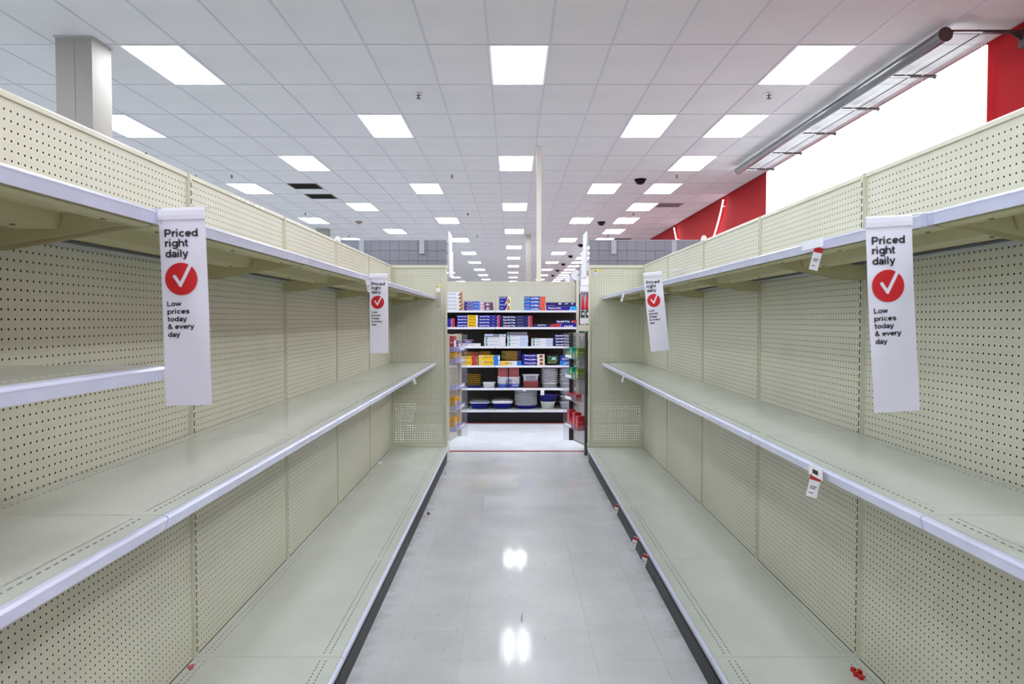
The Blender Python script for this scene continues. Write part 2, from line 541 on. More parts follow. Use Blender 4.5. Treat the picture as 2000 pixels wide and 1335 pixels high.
def dome_mb():
    mb = MB()
    mb.loft([(0.115, 0.115, CZ), (0.115, 0.115, CZ - 0.018)], BLACK, n=24)
    rg = [(0.10 * math.cos(a), 0.10 * math.cos(a), CZ - 0.018 - 0.085 * math.sin(a)) for a in [R(t) for t in (0, 15, 30, 45, 60, 75, 88)]]
    mb.loft(rg, BLACK, n=24, cap0=False)
    return mb
dm = shared('dome', dome_mb)
for i, y in enumerate((14.2, 20.35, 26.4, 31.0, 35.4, 39.9, 44.5)):
    tag(obj('security_camera_dome', dm, None, (2.48, y, 0)), '%s black security camera dome along the ceiling, counted from the nearest' % ORD[i], 'camera dome', 'black camera domes')
t = obj('smoke_detector', MB().loft([(0.10, 0.10, CZ), (0.10, 0.10, CZ - 0.02), (0.05, 0.05, CZ - 0.05), (0.03, 0.03, CZ - 0.075)], mat('tan plastic', (150, 128, 118), 0.5), n=18), None, (-4.24, 20.3, 0))
tag(t, 'tan smoke detector on the ceiling beyond the dark vents', 'detector')

# wall washer and white board
def washer(y0, n, lab, labb, first):
    L = 1.22 * (n - 1)
    t = thing('wall_wash_lamp', lab, 'wall lamp', (0, y0, 0), group='long wall lamps')
    X, Z = 3.97, CZ - 0.10
    obj('tube_housing', MB().tube((X, 0, Z), (X, L, Z), 0.058, TUBE, 24), t)
    obj('end_cap', MB().tube((X, -0.012, Z), (X, 0, Z), 0.066, BROWN, 28), t)
    obj('end_cap', MB().tube((X, L, Z), (X, L + 0.012, Z), 0.060, BROWN, 28), t)
    # lit lamp strip on the wall side, recessed edge lips
    mb = MB()
    for a0, a1 in ((-32, -8), (-8, 16)):
        p = [(X + 0.0605 * math.cos(R(a)), Z + 0.0605 * math.sin(R(a))) for a in (a0, a1)]
        mb.poly([(p[0][0], 0.02, p[0][1]), (p[0][0], L - 0.02, p[0][1]), (p[1][0], L - 0.02, p[1][1]), (p[1][0], 0.02, p[1][1])], WASH)
    obj('lamp_strip', mb, t)
    arm = MB().box(X + 0.05, WX, -0.022, 0.022, Z + 0.012, Z + 0.036, BROWN)
    arm.extrude([(WX - 0.12, Z + 0.012), (WX, Z + 0.012), (WX, Z - 0.05), (WX - 0.02, Z - 0.05)], 'y', -0.006, 0.006, BROWN)
    arm.box(WX - 0.012, WX, -0.04, 0.04, Z - 0.12, Z + 0.05, BROWN)
    am = arm.mesh('bracket_arm')
    plate = MB().box(X + 0.06, X + 0.32, -0.045, -0.023, Z + 0.004, Z + 0.012, WHITE).mesh('arm_cover')
    for i in range(n):
        a = obj('bracket_arm', am, t, (0, i * 1.22, 0)); obj('arm_cover', plate, a)
    for k in range(3):
        xx = X + 0.28 + 0.09 * k
        obj('rail_rod', MB().tube((xx, 0.02, Z + 0.026 + 0.012 * (k % 2)), (xx, L, Z + 0.026 + 0.012 * (k % 2)), 0.005, WHITE if k != 1 else BROWN, 6), t)
    b = thing('graphic_board', labb, 'board', (4.60, y0 + 0.38, 0), group='white wall boards')
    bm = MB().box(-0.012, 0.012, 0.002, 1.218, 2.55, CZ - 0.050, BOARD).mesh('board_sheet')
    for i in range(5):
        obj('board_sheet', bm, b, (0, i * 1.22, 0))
    for i in range(5):
        for dy in (0.08, 1.12):
            obj('hanger_wire', MB().tube((0, dy + i * 1.22, CZ - 0.05), (0, dy + i * 1.22, CZ - 0.02), 0.004, WHITE, 6), b)
    for i in range(6):
        obj('wall_standoff', MB().box(0.012, WX - 4.60, min(i * 1.22, 6.06) + 0.01, min(i * 1.22, 6.06) + 0.04, 2.9, 2.94, BROWN), b)
washer(6.77, 6, 'long grey tube lamp on arms above the near white board', 'large blank white board lit on the red wall, nearer one', True)
washer(26.5, 6, 'distant grey tube lamp on arms at the far red wall', 'blank white board on the far red wall, behind the header', False)

# neon arc on the red wall
def arc(y, c, r, lab):
    pts = []
    H0 = CZ - 0.03
    for i in range(61):
        a = math.pi + math.pi * i / 60
        yy, zz = y + r * math.cos(a), CAMZ + c + r * math.sin(a)
        if zz < H0: pts.append((WX - 0.09, yy, zz))
    mb = MB()
    for a, b in zip(pts, pts[1:]):
        mb.tube(a, b, 0.016, NEON, 8, caps=False)
    t = thing('neon_tube', lab, 'neon light', (0, 0, 0))
    obj('lit_tube', mb, t)
    clip = MB()
    for p in pts[1::8]:
        clip.tube((p[0] + 0.02, p[1], p[2]), (WX - 0.001, p[1], p[2]), 0.012, WHITE, 6)
    clip.tube(pts[-1], (pts[-1][0], pts[-1][1] + 0.02, pts[-1][2] - 0.25), 0.004, BLACK, 6)
    obj('standoff', clip, t)
arc(18.35, 4.35, 2.98, 'curved pinkish-white neon tube glowing on the red wall')

# ------------------------------------------------------------------ gondola shelving
PEG = 0.0254
def peg_bay():
    mb = MB()
    holes(mb, CREAM, 0.022, 1.198, 0.165, 2.092, 0.0258, 46, PEG, 0.172, 75, PEG, 0.0034, 0.0034, True, lambda u, v: (0.0, u, v))
    return mb
def core_mb():
    mb = MB(); mb.box(-0.030, -0.018, 0.0, 1.22, 0.10, 2.09, HOLLOW_SHADE); mb.box(-0.045, -0.031, 0.0, 1.22, 0.0, 2.09, CREAM)
    return mb
def upright_mb():
    mb = MB()
    y0, y1 = -0.0235, 0.0235
    z0, z1 = 0.165, 2.110
    holes(mb, CREAM_T, 0.001, y1, z0, z1, 0.0065, 1, 0.011, z0 + 0.01, 60, 0.0318, 0.0040, 0.0108, False, lambda u, v: (0.005, u, v))
    mb.poly([(0.005, y0, z0), (0.005, 0.001, z0), (0.005, 0.001, z1), (0.005, y0, z1)], CREAM_T)
    mb.poly([(-0.016, y0, z0), (0.005, y0, z0), (0.005, y0, z1), (-0.016, y0, z1)], CREAM_T)
    mb.poly([(0.005, y1, z0), (-0.016, y1, z0), (-0.016, y1, z1), (0.005, y1, z1)], CREAM_T)
    mb.poly([(0.005, y0, z1), (0.005, y1, z1), (-0.016, y1, z1), (-0.016, y0, z1)], CREAM_T)
    mb.box(0.005, 0.0085, -0.018, -0.013, z0, z1, CREAM_T)
    mb.box(0.005, 0.0085, -0.006, 0.000, z0, z1, CREAM_T)
    mb.box(0.0015, 0.0035, 0.004, y1 - 0.002, z0, z1 - 0.002, HOLLOW_SHADE)  # dark sheet painting the shade behind the slots
    return mb
def cap_mb():
    return MB().extrude([(-0.046, 2.0925), (0.006, 2.0925), (0.006, 2.106), (0.0, 2.112), (-0.040, 2.112), (-0.046, 2.106)], 'y', 0.0225, 1.1975, CREAM_T)

def deck_mb(d, z, th, rows):
    """shelf pan with slot rows at the given distances from the back"""
    mb = MB()
    y0, y1 = 0.0015, 1.2185
    x = 0.0025
    hw = 0.004
    for r_ in rows:
        if r_ - hw > x: mb.poly([(x, y0, z), (r_ - hw, y0, z), (r_ - hw, y1, z), (x, y1, z)], CREAM_D)
        holes(mb, CREAM_D, r_ - hw, r_ + hw, y0, y1, r_ - hw, 1, 2 * hw, 0.026, 46, PEG, 0.0016, 0.0075, False, lambda u, v: (u, v, z))
        x = r_ + hw
    mb.poly([(x, y0, z), (d, y0, z), (d, y1, z), (x, y1, z)], CREAM_D)
    for r_ in rows:
        mb.box(r_ - 0.006, r_ + 0.006, y0 + 0.001, y1 - 0.001, z - 0.009, z - 0.006, HOLLOW_SHADE)
    # side and front, back folds, underside sheet
    mb.poly([(d, y0, z), (d, y0, z - th), (d, y1, z - th), (d, y1, z)], CREAM_D)
    mb.poly([(0.0025, y0, z), (0.0025, y1, z), (0.0025, y1, z - th), (0.0025, y0, z - th)], CREAM_D)
    mb.poly([(0.0025, y0, z), (0.0025, y0, z - th), (d, y0, z - th), (d, y0, z)], CREAM_D)
    mb.poly([(0.0025, y1, z), (d, y1, z), (d, y1, z - th), (0.0025, y1, z - th)], CREAM_D)
    mb.poly([(0.0025, y0, z - 0.010), (0.0025, y1, z - 0.010), (d, y1, z - 0.010), (d, y0, z - 0.010)], UNDER_SHADE)
    return mb
def under_mb(d, z):
    """reinforcing channels of an upper shelf"""
    mb = MB(); a, b = 0.035, 1.185
    mb.extrude([(d - 0.012, z - 0.010), (d - 0.012, z - 0.034), (d - 0.03, z - 0.038), (d - 0.095, z - 0.030), (d - 0.105, z - 0.010)], 'y', 0.006, 1.214, UNDER_SHADE)
    mb.extrude([(0.265, z - 0.010), (0.255, z - 0.046), (0.165, z - 0.046), (0.155, z - 0.010)], 'y', a, b, UNDER_SHADE)
    mb.extrude([(0.075, z - 0.010), (0.075, z - 0.030), (0.010, z - 0.030), (0.010, z - 0.010)], 'y', 0.006, 1.214, UNDER_SHADE)
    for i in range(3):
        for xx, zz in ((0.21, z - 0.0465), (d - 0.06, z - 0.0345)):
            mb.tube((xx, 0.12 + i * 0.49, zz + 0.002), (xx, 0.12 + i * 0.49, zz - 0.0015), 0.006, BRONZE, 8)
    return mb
def corr_mb(z):
    mb = MB()
    for i in range(92):
        y = 0.03 + i * 0.01262
        mb.box(0.022, 0.066, y, y + 0.0075, z - 0.034, z - 0.0302, CORR)
    mb.box(0.006, 0.020, 0.03, 1.19, z - 0.046, z - 0.0305, CREAM_D)
    return mb
def rail_mb(d, z, h=0.034, m=RAIL):
    mb = MB()
    p = [(d + 0.0015, z - 0.001), (d + 0.010, z - 0.003), (d + 0.0135, z - 0.007), (d + 0.0075, z - h), (d + 0.0015, z - h + 0.002)]
    mb.extrude(p, 'y', 0.003, 1.217, m)
    mb.extrude([(d + 0.0125, z - 0.0065), (d + 0.0145, z - 0.009), (d + 0.0135, z - 0.0105), (d + 0.0115, z - 0.009)], 'y', 0.003, 1.217, m)
    return mb
def bracket_mb(d, z):
    return MB().extrude([(0.006, z - 0.011), (d - 0.02, z - 0.011), (d - 0.02, z - 0.032), (d - 0.09, z - 0.040), (0.10, z - 0.088), (0.006, z - 0.094)], 'y', -0.002, 0.002, UNDER_SHADE)
def kick_mb(d, z):
    return MB().box(d - 0.012, d - 0.004, 0.0015, 1.2185, 0.001, z - 0.02, KICK).box(d - 0.004, d - 0.002, 0.0015, 1.2185, 0.09, 0.094, KICK)

DZ = 0.163
def add_shelf(bay, side, d, z, label=None):
    sh = obj('shelf', shared(('shelf', side, z), lambda: deck_mb(d, z, 0.030, (0.030, 0.050, d - 0.055, d - 0.035))), bay)
    if label: sh['label'] = label
    obj('price_rail', shared(('rail', side, z), lambda: rail_mb(d, z)), sh)
    obj('stiffening_channel', shared(('under', side, z), lambda: under_mb(d, z)), sh)
    obj('corrugated_strip', shared(('corr', side, z), lambda: corr_mb(z)), sh)
    for y in (0.030, 1.190):
        obj('bracket', shared(('bracket', side, z), lambda: bracket_mb(d, z)), sh, (0, y, 0))
    return sh

def bay(side, k):
    """k = 0 is the bay next to the end panel"""
    y0 = 7.80 - 1.22 * (k + 1)
    x0, sc, dd, ds = ((-1.287, 1, 0.591, 0.466) if side == 'L' else (1.403, -1, 0.583, 0.430))
    sd = 'column side' if side == 'L' else 'red wall side'
    where = ['against the far end panel', 'second from the far end panel', 'third from the far end panel', 'fourth from the far end panel',
             'fifth from the far end panel', 'nearest the camera'][k]
    extra = ', has a third shelf' if (side == 'L' and k == 5) else ''
    b = thing('shelving_bay', 'empty cream shelving bay, %s, %s%s' % (sd, where, extra), 'shelving', (x0, y0, 0), group='empty shelving bays on the ' + sd, scale=(sc, 1, 1))
    obj('pegboard', shared('pegboard', peg_bay), b)
    obj('back_core', shared('core', core_mb), b)
    obj('upright', shared('upright', upright_mb), b)
    obj('top_cap', shared('top_cap', cap_mb), b)
    dk = obj('base_deck', shared(('deck', side), lambda: deck_mb(dd, DZ, 0.030, (0.030, 0.055, dd - 0.075, dd - 0.050))), b)
    obj('price_rail', shared(('drail', side), lambda: rail_mb(dd, DZ, 0.036)), dk)
    kp = obj('kick_plate', shared(('kick', side), lambda: kick_mb(dd, DZ)), b); kp['label'] = 'black kick plate'
    add_shelf(b, side, ds, 1.072)
    add_shelf(b, side, ds, 1.782)
    if side == 'L' and k == 5:
        add_shelf(b, side, ds, 1.424, 'short third shelf between the two long ones')
    return b
for k in range(6):
    bay('L', k); bay('R', k)

# end panels closing the far ends
def end_panel(side):
    sc = 1 if side == 'L' else -1
    x0 = -1.287 if side == 'L' else 1.403
    W = 0.591 if side == 'L' else 0.583
    sd = 'column side' if side == 'L' else 'red wall side'
    t = thing('end_panel', 'cream perforated panel closing the far end of the %s shelving' % sd, 'panel', (x0, 7.80, 0), group='perforated end panels', scale=(sc, 1, 1))
    nu = 21
    def pb():
        mb = MB()
        holes(mb, CREAM, 0.006, W - 0.02, 0.185, 2.09, (W - nu * PEG) / 2, nu, PEG, 0.205, 73, PEG, 0.0036, 0.0036, True, lambda u, v: (u, 0.012, v))
        return mb
    obj('pegboard', shared(('endpeg', side), pb), t)
    for z0, z1 in ((2.082, 2.112), (0.166, 0.190)):
        obj('frame_rail', MB().box(0.006, W - 0.018, -0.004, 0.014, z0, z1, CREAM_T), t)
    obj('frame_post', MB().box(0.006, 0.016, -0.026, 0.010, 0.190, 2.082, CREAM_T), t)
    obj('frame_post', MB().box(W - 0.018, W + 0.004, -0.004, 0.016, 0.166, 2.112, CREAM_T), t)
    u = obj('upright', shared('upright', upright_mb), t)
    obj('base_foot', MB().box(W - 0.03, W + 0.002, 0.0, 0.03, 0.001, 0.165, CREAM_T), t)
    return t
end_panel('L'); end_panel('R')

# endcap fixtures behind the end panels, with grey header panels
def endcap(side):
    sc = 1 if side == 'L' else -1
    x0 = -0.712 if side == 'L' else 0.838     # aisle edge; local x runs away from the aisle when scale -1 flips
    sd = 'column side' if side == 'L' else 'red wall side'
    W = 1.32
    t = thing('endcap_fixture', 'endcap shelving with grey tiled header standing behind the %s end panel' % sd, 'endcap', (x0, 7.86, 0), group='endcaps with grey headers', scale=(-sc, 1, 1))
    # local: x from 0 (aisle) to W (away)
    for xx in (0.0, W - 0.04):
        mb = MB()
        x1 = xx + 0.04
        mb.box(xx + 0.004, x1, 0.0, 0.045, 0.01, 2.02, CREAM_T)
        holes(mb, CREAM_T, 0.0, 0.045, 0.01, 2.02, 0.018, 1, 0.01, 0.30, 53, 0.0318, 0.003, 0.0108, False, lambda u, v: (xx, u, v))
        mb.box(xx + 0.002, xx + 0.0038, 0.010, 0.036, 0.29, 2.0, HOLLOW_SHADE)
        obj('upright', mb, t)
    obj('back_panel', MB().box(0.04, W - 0.04, 0.016, 0.028, 0.62, 2.02, BRONZE), t)
    for z in (0.62, 1.02, 1.45):
        s = obj('shelf', MB().box(0.03, W - 0.03, 0.03, 0.44, z, z + 0.02, CREAM_D), t)
        obj('price_rail', MB().box(0.03, W - 0.03, 0.441, 0.449, z - 0.012, z + 0.022, RAIL), s)
    d = obj('base_deck', MB().box(0.0, W, 0.03, 0.46, 0.12, 0.15, CREAM_D), t)
    obj('kick_plate', MB().box(0.01, W - 0.01, 0.05, 0.45, 0.001, 0.12, CREAM_T), t)
    # header: 2 rows of tiles
    zt = 2.385
    hb = obj('header_frame', MB().box(0.0, W, 0.062, 0.078, 1.98, zt, GREYD).box(0.0, W, 0.055, 0.085, zt, zt + 0.008, GREYB), t)
    cw = 0.1015
    for r_ in range(3):
        for i in range(13):
            obj('header_tile', shared('header_tile', lambda: MB().box(0.0015, cw - 0.0015, -0.006, 0.0, 0.0015, cw + 0.004, GREYP)), hb, (i * cw, 0.062, zt - (r_ + 1) * (cw + 0.007)))
    for xx in (0.235, 0.885):
        b = obj('header_bracket', MB().box(xx, xx + 0.052, 0.030, 0.055, 2.24, 2.388, GREYB), t); b['label'] = 'pale grey upright bracket'
    # flag sign along the aisle
    f = obj('side_sign', MB().box(-0.030, -0.018, 0.10, 0.48, 2.00, 2.49, WHITE).box(-0.012, -0.002, 0.35, 0.85, 2.03, 2.33, WHITE), t)
    f['label'] = 'thin white sign seen edge-on'
    for k in range(4):
        obj('sign_clip', MB().box(-0.020, 0.0, 0.12, 0.14, 2.05 + 0.1 * k, 2.06 + 0.1 * k, GREYB), f)
    return t
endcap('L'); endcap('R')

# ------------------------------------------------------------------ the stocked unit across the cross aisle
BZ, BF = 11.36, 10.93           # back plane and shelf front plane (y)
SZ = [1.668, 1.418, 1.131, 0.844, 0.503, 0.186]
SN = ['top shelf', 'second shelf', 'third shelf', 'fourth shelf', 'fifth shelf', 'bottom shelf']
def stocked_bay(x0, lab, last):
    t = thing('stocked_shelving', lab, 'shelving', (x0, BZ, 0), group='stocked shelving bays')
    def up():
        mb = MB()
        holes(mb, CREAM, 0.02, 1.20, SZ[0] - 0.02, 2.10, 0.026, 46, PEG, SZ[0] + 0.005, 16, PEG, 0.0036, 0.0036, True, lambda u, v: (u, 0, v))
        return mb
    def lo():
        mb = MB()
        holes(mb, BRONZE, 0.02, 1.20, 0.19, SZ[0] - 0.021, 0.026, 46, PEG, 0.20, 56, PEG, 0.0046, 0.0046, True, lambda u, v: (u, 0, v))
        return mb
    obj('pegboard', shared('upper_pegboard', up), t)
    l = obj('lower_pegboard', shared('lower_pegboard', lo), t); l['label'] = 'dark bronze pegboard'
    obj('back_core', shared('back_core2', lambda: MB().box(0, 1.22, 0.02, 0.03, 0.1, 2.09, HOLLOW_SHADE).box(0, 1.22, 0.032, 0.045, 0, 2.09, CREAM)), t)
    obj('top_cap', shared('top_cap2', lambda: MB().box(0, 1.22, -0.006, 0.046, 2.10, 2.122, CREAM_T)), t)
    def upr():
        mb = MB(); z0, z1 = 0.165, 2.10
        holes(mb, CREAM_T, -0.02, 0.02, SZ[0], z1, -0.005, 1, 0.01, SZ[0] + 0.01, 12, 0.0318, 0.0025, 0.0108, False, lambda u, v: (u, -0.004, v))
        holes(mb, BRONZE, -0.02, 0.02, z0, SZ[0], -0.005, 1, 0.01, z0 + 0.01, 46, 0.0318, 0.0025, 0.0108, False, lambda u, v: (u, -0.004, v))
        mb.box(-0.019, 0.019, 0.004, 0.008, z0, z1, HOLLOW_SHADE)
        return mb
    obj('upright', shared('upright2', upr), t)
    if last: obj('upright', shared('upright2', upr), t, (1.22, 0, 0))
    D = BZ - BF
    for i, z in enumerate(SZ):
        d = D if i < 5 else D + 0.12
        sh = obj('shelf' if i < 5 else 'base_deck', MB().box(0.002, 1.218, -d, -0.008, z - 0.020, z, CREAM_D), t)
        obj('price_rail', MB().extrude([(-d - 0.001, z + 0.002), (-d - 0.009, z), (-d - 0.006, z - 0.030), (-d - 0.001, z - 0.030)], 'x', 0.003, 1.217, RAILW), sh)
        if i < 5:
            for xx in (0.022, 1.196):
                obj('bracket', MB().extrude([(-0.01, z - 0.02), (-d + 0.03, z - 0.02), (-d + 0.03, z - 0.03), (-0.01, z - 0.075)], 'x', xx - 0.002, xx + 0.002, BRONZE), sh)
    kp = obj('kick_plate', MB().box(0.002, 1.218, -D - 0.118, -D - 0.11, 0.001, SZ[5] - 0.02, KICK), t); kp['label'] = 'black kick plate'
    if last:
        sp_ = obj('side_post', MB().box(1.245, 1.285, -0.10, -0.05, 0.0, 2.15, CREAM_T), t)
        obj('side_post', MB().box(1.245, 1.262, -D + 0.01, -0.10, 0.0, 0.14, CREAM_T), t)
stocked_bay(-0.253, 'stocked shelving bay under the thin white pole, beside the dark display rack', True)
stocked_bay(-1.473, 'stocked shelving bay half hidden behind the column side end panel', False)

# ---- goods
def PX(px, y=BF + 0.02): return (px - 1000.0) / F * y
def PH(n, y=BF + 0.02): return n / F * y

C_ = dict(blue=(18, 26, 150), navy=(14, 18, 96), red=(186, 48, 62), white=(232, 234, 242), yellow=(240, 196, 10), orange=(232, 84, 30),
          sky=(28, 120, 215), cyan=(20, 160, 235), brown=(186, 120, 66), teal=(0, 140, 130), pink=(214, 160, 190), purple=(110, 70, 110),
          paleblue=(196, 210, 238), green=(20, 110, 62), gold=(150, 116, 32), black=(20, 18, 20), grey=(130, 130, 146), cream=(238, 226, 190), dkgreen=(60, 84, 20))  # gold: yellow card with the shelf-back shade put into the colour
def cm(n): return mat(n + ' printed card', C_[n], 0.4)

def carton(key, w_, h, d, body, prints=(), texts=()):
    """front face at y=0 looking to -y, x from 0 to w_, z from 0 to h"""
    def f():
        mb = MB(); g = 0.0007
        b = 0.0015
        mb.box(0, w_, 0, d, g, h - g, cm(body))
        n = 0
        for pr in prints:
            m = cm(pr[0]); n += 1
            mb.poly([(p[0] * w_, -0.0005 - 0.0002 * n, p[1] * (h - 2 * g) + g) for p in pr[1]], m)
        for tx in texts:
            s, m, x, z, cap, wd = tx
            put_text(mb, s, cm(m), x * w_, z * h, cap * h, -0.0022, wd * w_, 0.03, 0.15)
        return mb
    return shared(('carton', key), f)
def rc(a, b, c=0.0, d=1.0): return ((a, c), (b, c), (b, d), (a, d))

STK = {1: [''], 2: ['bottom one', 'top one'], 3: ['bottom one', 'middle one', 'top one'],
       4: ['bottom one', 'second from bottom', 'third from bottom', 'top one'],
       5: ['bottom one', 'second from bottom', 'middle one', 'fourth from bottom', 'top one']}
def stack(name, key, n, px0, px1, si, hpx, desc, cat, group, d=0.06, inset=0.02, spec=None, jit=0.006, zoff=0.0):
    w_ = PH(px1 - px0); h = PH(hpx)
    x = PX(px0); body, prints, texts = spec
    me = carton(key, w_, h, d, body, prints, texts)
    for i in range(n):
        o = obj(name, me, None, (x + (random.uniform(-jit, jit) if i else 0), BF + inset + random.uniform(0, 0.004), SZ[si] + zoff + i * h + 0.0005),
                (0, 0, random.uniform(-0.01, 0.01)))
        lab = desc + (', %s of the stack' % STK[n][i] if n > 1 else '')
        tag(o, lab, cat, group)

BLU = lambda *t: [(s, m, x, z, c, w_) for s, m, x, z, c, w_ in t]
# top shelf
stack('parchment_box', 'parch', 5, 866, 904, 0, 7.2, 'white parchment box with brown picture', 'box', 'boxes on the top shelf',
      spec=('white', [('brown', ((0.86, 0), (1, 0), (1, 0.98), (0.93, 0.98), (0.80, 0.4))), ('black', ((0.78, 0.05), (0.87, 0.05), (0.85, 0.4))), ('grey', rc(0, 1, 0.0, 0.03))],
            [('Parchment Paper', 'grey', 0.18, 0.38, 0.26, 0.52)]))
tag(obj('striped_box', carton('striped', PH(7), PH(8), 0.05, 'pink', [('brown', rc(0.15, 0.35)), ('white', rc(0.45, 0.6)), ('brown', rc(0.7, 0.9))]), None, (PX(905.5), BF + 0.09, SZ[0] + 0.105)), 'small striped pink and brown box end above the blue parchment boxes', 'box', 'boxes on the top shelf')
tag(obj('striped_box', carton('striped2', PH(7.5), PH(10), 0.05, 'white', [('brown', rc(0.1, 0.4))]), None, (PX(905), BF + 0.10, SZ[0] + 0.0)), 'white box under the striped box end on top shelf', 'box', 'boxes on the top shelf')
bpy.data.objects['striped_box'].location.z = SZ[0] + PH(10) + 0.001
stack('parchment_box', 'bparch', 3, 908, 944, 0, 6.0, 'blue parchment box with pale flower picture', 'box', 'boxes on the top shelf',
      spec=('blue', [('sky', rc(0.45, 0.86)), ('pink', rc(0.80, 1.0)), ('white', ((0.86, 0.2), (0.95, 0.1), (0.97, 0.6), (0.9, 0.8)))],
            [('Reynolds', 'white', 0.06, 0.66, 0.22, 0.38), ('Parchment Paper', 'pink', 0.14, 0.2, 0.26, 0.62)]))
stack('parchment_box', 'pparch', 2, 946, 963, 0, 8.0, 'purple flower-printed box end beside the blue parchment boxes', 'box', 'boxes on the top shelf', inset=0.10,
      spec=('purple', [('pink', ((0.1, 0.2), (0.5, 0.1), (0.7, 0.6), (0.3, 0.9))), ('white', ((0.2, 0.35), (0.4, 0.3), (0.45, 0.6), (0.3, 0.7)))], []))
stack('liner_box', 'liner', 2, 975, 997.5, 0, 13.4, 'squarish blue box with brown triangle picture', 'box', 'boxes on the top shelf',
      spec=('blue', [('cream', ((0.5, 0), (1, 0), (1, 1), (0.72, 1), (0.68, 0.55))), ('brown', ((0.62, 0.08), (0.96, 0.08), (0.9, 0.5), (0.82, 0.8), (0.7, 0.45))), ('white', rc(0.1, 0.35, 0.32, 0.38))],
            [('Reynolds', 'white', 0.06, 0.78, 0.12, 0.55)]))
stack('wax_paper_box', 'cut', 4, 1024, 1065, 0, 6.8, 'bright blue wax paper box with orange end', 'box', 'boxes on the top shelf',
      spec=('sky', [('blue', rc(0.0, 0.72, 0.5, 1.0)), ('orange', ((0.70, 0), (1.0, 0), (1.0, 0.96), (0.80, 0.96)))],
            [('Reynolds', 'white', 0.04, 0.55, 0.22, 0.22), ('Cut-Rite', 'white', 0.32, 0.3, 0.5, 0.36)]))
stack('freezer_paper_box', 'frz', 1, 1067, 1126.5, 0, 8.0, 'blue paper box with light blue end under the dark box', 'box', 'boxes on the top shelf',
      spec=('blue', [('cyan', ((0.76, 0), (1, 0), (1, 1), (0.82, 1))), ('white', ((0.76, 0.05), (0.78, 0.05), (0.83, 0.95), (0.81, 0.95)))],
            [('Reynolds', 'white', 0.06, 0.45, 0.34, 0.42), ('Freezer Paper', 'red', 0.15, 0.12, 0.2, 0.4)]))
stack('freezer_paper_box', 'frz2', 1, 1066, 1124.5, 0, 7.6, 'dark blue box lying on the light blue ended box', 'box', 'boxes on the top shelf', zoff=PH(8.05),
      spec=('navy', [('pink', rc(0.02, 0.3, 0.15, 0.22)), ('white', ((0.42, 0.5), (0.5, 0.4), (0.52, 0.8), (0.43, 0.85))), ('white', ((0.62, 0.5), (0.74, 0.6), (0.74, 0.8), (0.64, 0.7))), ('paleblue', ((0.85, 0.5), (0.92, 0.5), (0.93, 0.8), (0.84, 0.8)))], []))
# second shelf
RW = ('Reynolds Wrap', 'white')
stack('foil_box', 'foilA', 3, 846, 888.5, 1, 5.7, 'red ended foil box half hidden at the end panel', 'box', 'foil boxes on the second shelf',
      spec=('blue', [('red', ((0.84, 0), (1, 0), (1, 1), (0.9, 1))), ('pink', ((0.80, 0), (0.84, 0), (0.9, 1), (0.87, 1)))], []))
stack('foil_box', 'foilB', 4, 892, 933, 1, 5.9, 'foil box with wide yellow band', 'box', 'foil boxes on the second shelf',
      spec=('blue', [('yellow', rc(0.5, 0.92)), ('white', rc(0.92, 1.0)), ('pink', ((0.5, 0), (0.56, 0), (0.5, 0.8)))],
            [RW + (0.04, 0.35, 0.4, 0.42), ('100 sq ft', 'black', 0.58, 0.4, 0.3, 0.28)]))
stack('foil_box', 'foilC', 4, 934.5, 977, 1, 5.9, 'red ended foil box by the yellow banded ones', 'box', 'foil boxes on the second shelf',
      spec=('blue', [('red', ((0.88, 0), (1, 0), (1, 1), (0.92, 1))), ('pink', ((0.83, 0), (0.88, 0), (0.92, 1), (0.9, 1)))],
            [RW + (0.05, 0.35, 0.42, 0.45), ('75', 'grey', 0.6, 0.3, 0.4, 0.14)]))
stack('foil_box', 'foilD', 4, 979, 1040, 1, 5.6, 'extra long dark blue foil box', 'box', 'foil boxes on the second shelf',
      spec=('navy', [('red', ((0.88, 0), (1, 0), (1, 1), (0.92, 1))), ('pink', ((0.85, 0), (0.88, 0), (0.92, 1), (0.90, 1)))],
            [RW + (0.07, 0.3, 0.5, 0.38), ('HEAVY DUTY', 'grey', 0.52, 0.35, 0.36, 0.18)]))
stack('foil_box', 'foilE', 1, 1041.5, 1084, 1, 6.4, 'single low navy foil box with dark red end', 'box', 'foil boxes on the second shelf',
      spec=('navy', [('red', ((0.78, 0), (1, 0), (1, 1), (0.82, 1)))], [RW + (0.2, 0.45, 0.4, 0.38)]))
stack('foil_box', 'foilF', 1, 1085, 1126, 1, 7.0, 'blue foil box with red left end, under another box', 'box', 'foil boxes on the second shelf',
      spec=('blue', [('red', ((0, 0), (0.2, 0), (0.26, 1), (0, 1))), ('pink', ((0.2, 0), (0.22, 0), (0.28, 1), (0.26, 1)))], [('Non-Stick', 'white', 0.42, 0.12, 0.4, 0.42)]))
stack('foil_box', 'foilG', 1, 1085, 1126.5, 1, 7.3, 'blue foil box with lemon and red picture, upper of two', 'box', 'foil boxes on the second shelf', zoff=PH(7.05),
      spec=('navy', [('red', ((0.84, 0.1), (1, 0.05), (1, 0.9), (0.86, 0.9))), ('yellow', ((0.74, 0.5), (0.78, 0.3), (0.84, 0.5), (0.8, 0.75)))], [RW + (0.06, 0.35, 0.48, 0.6)]))
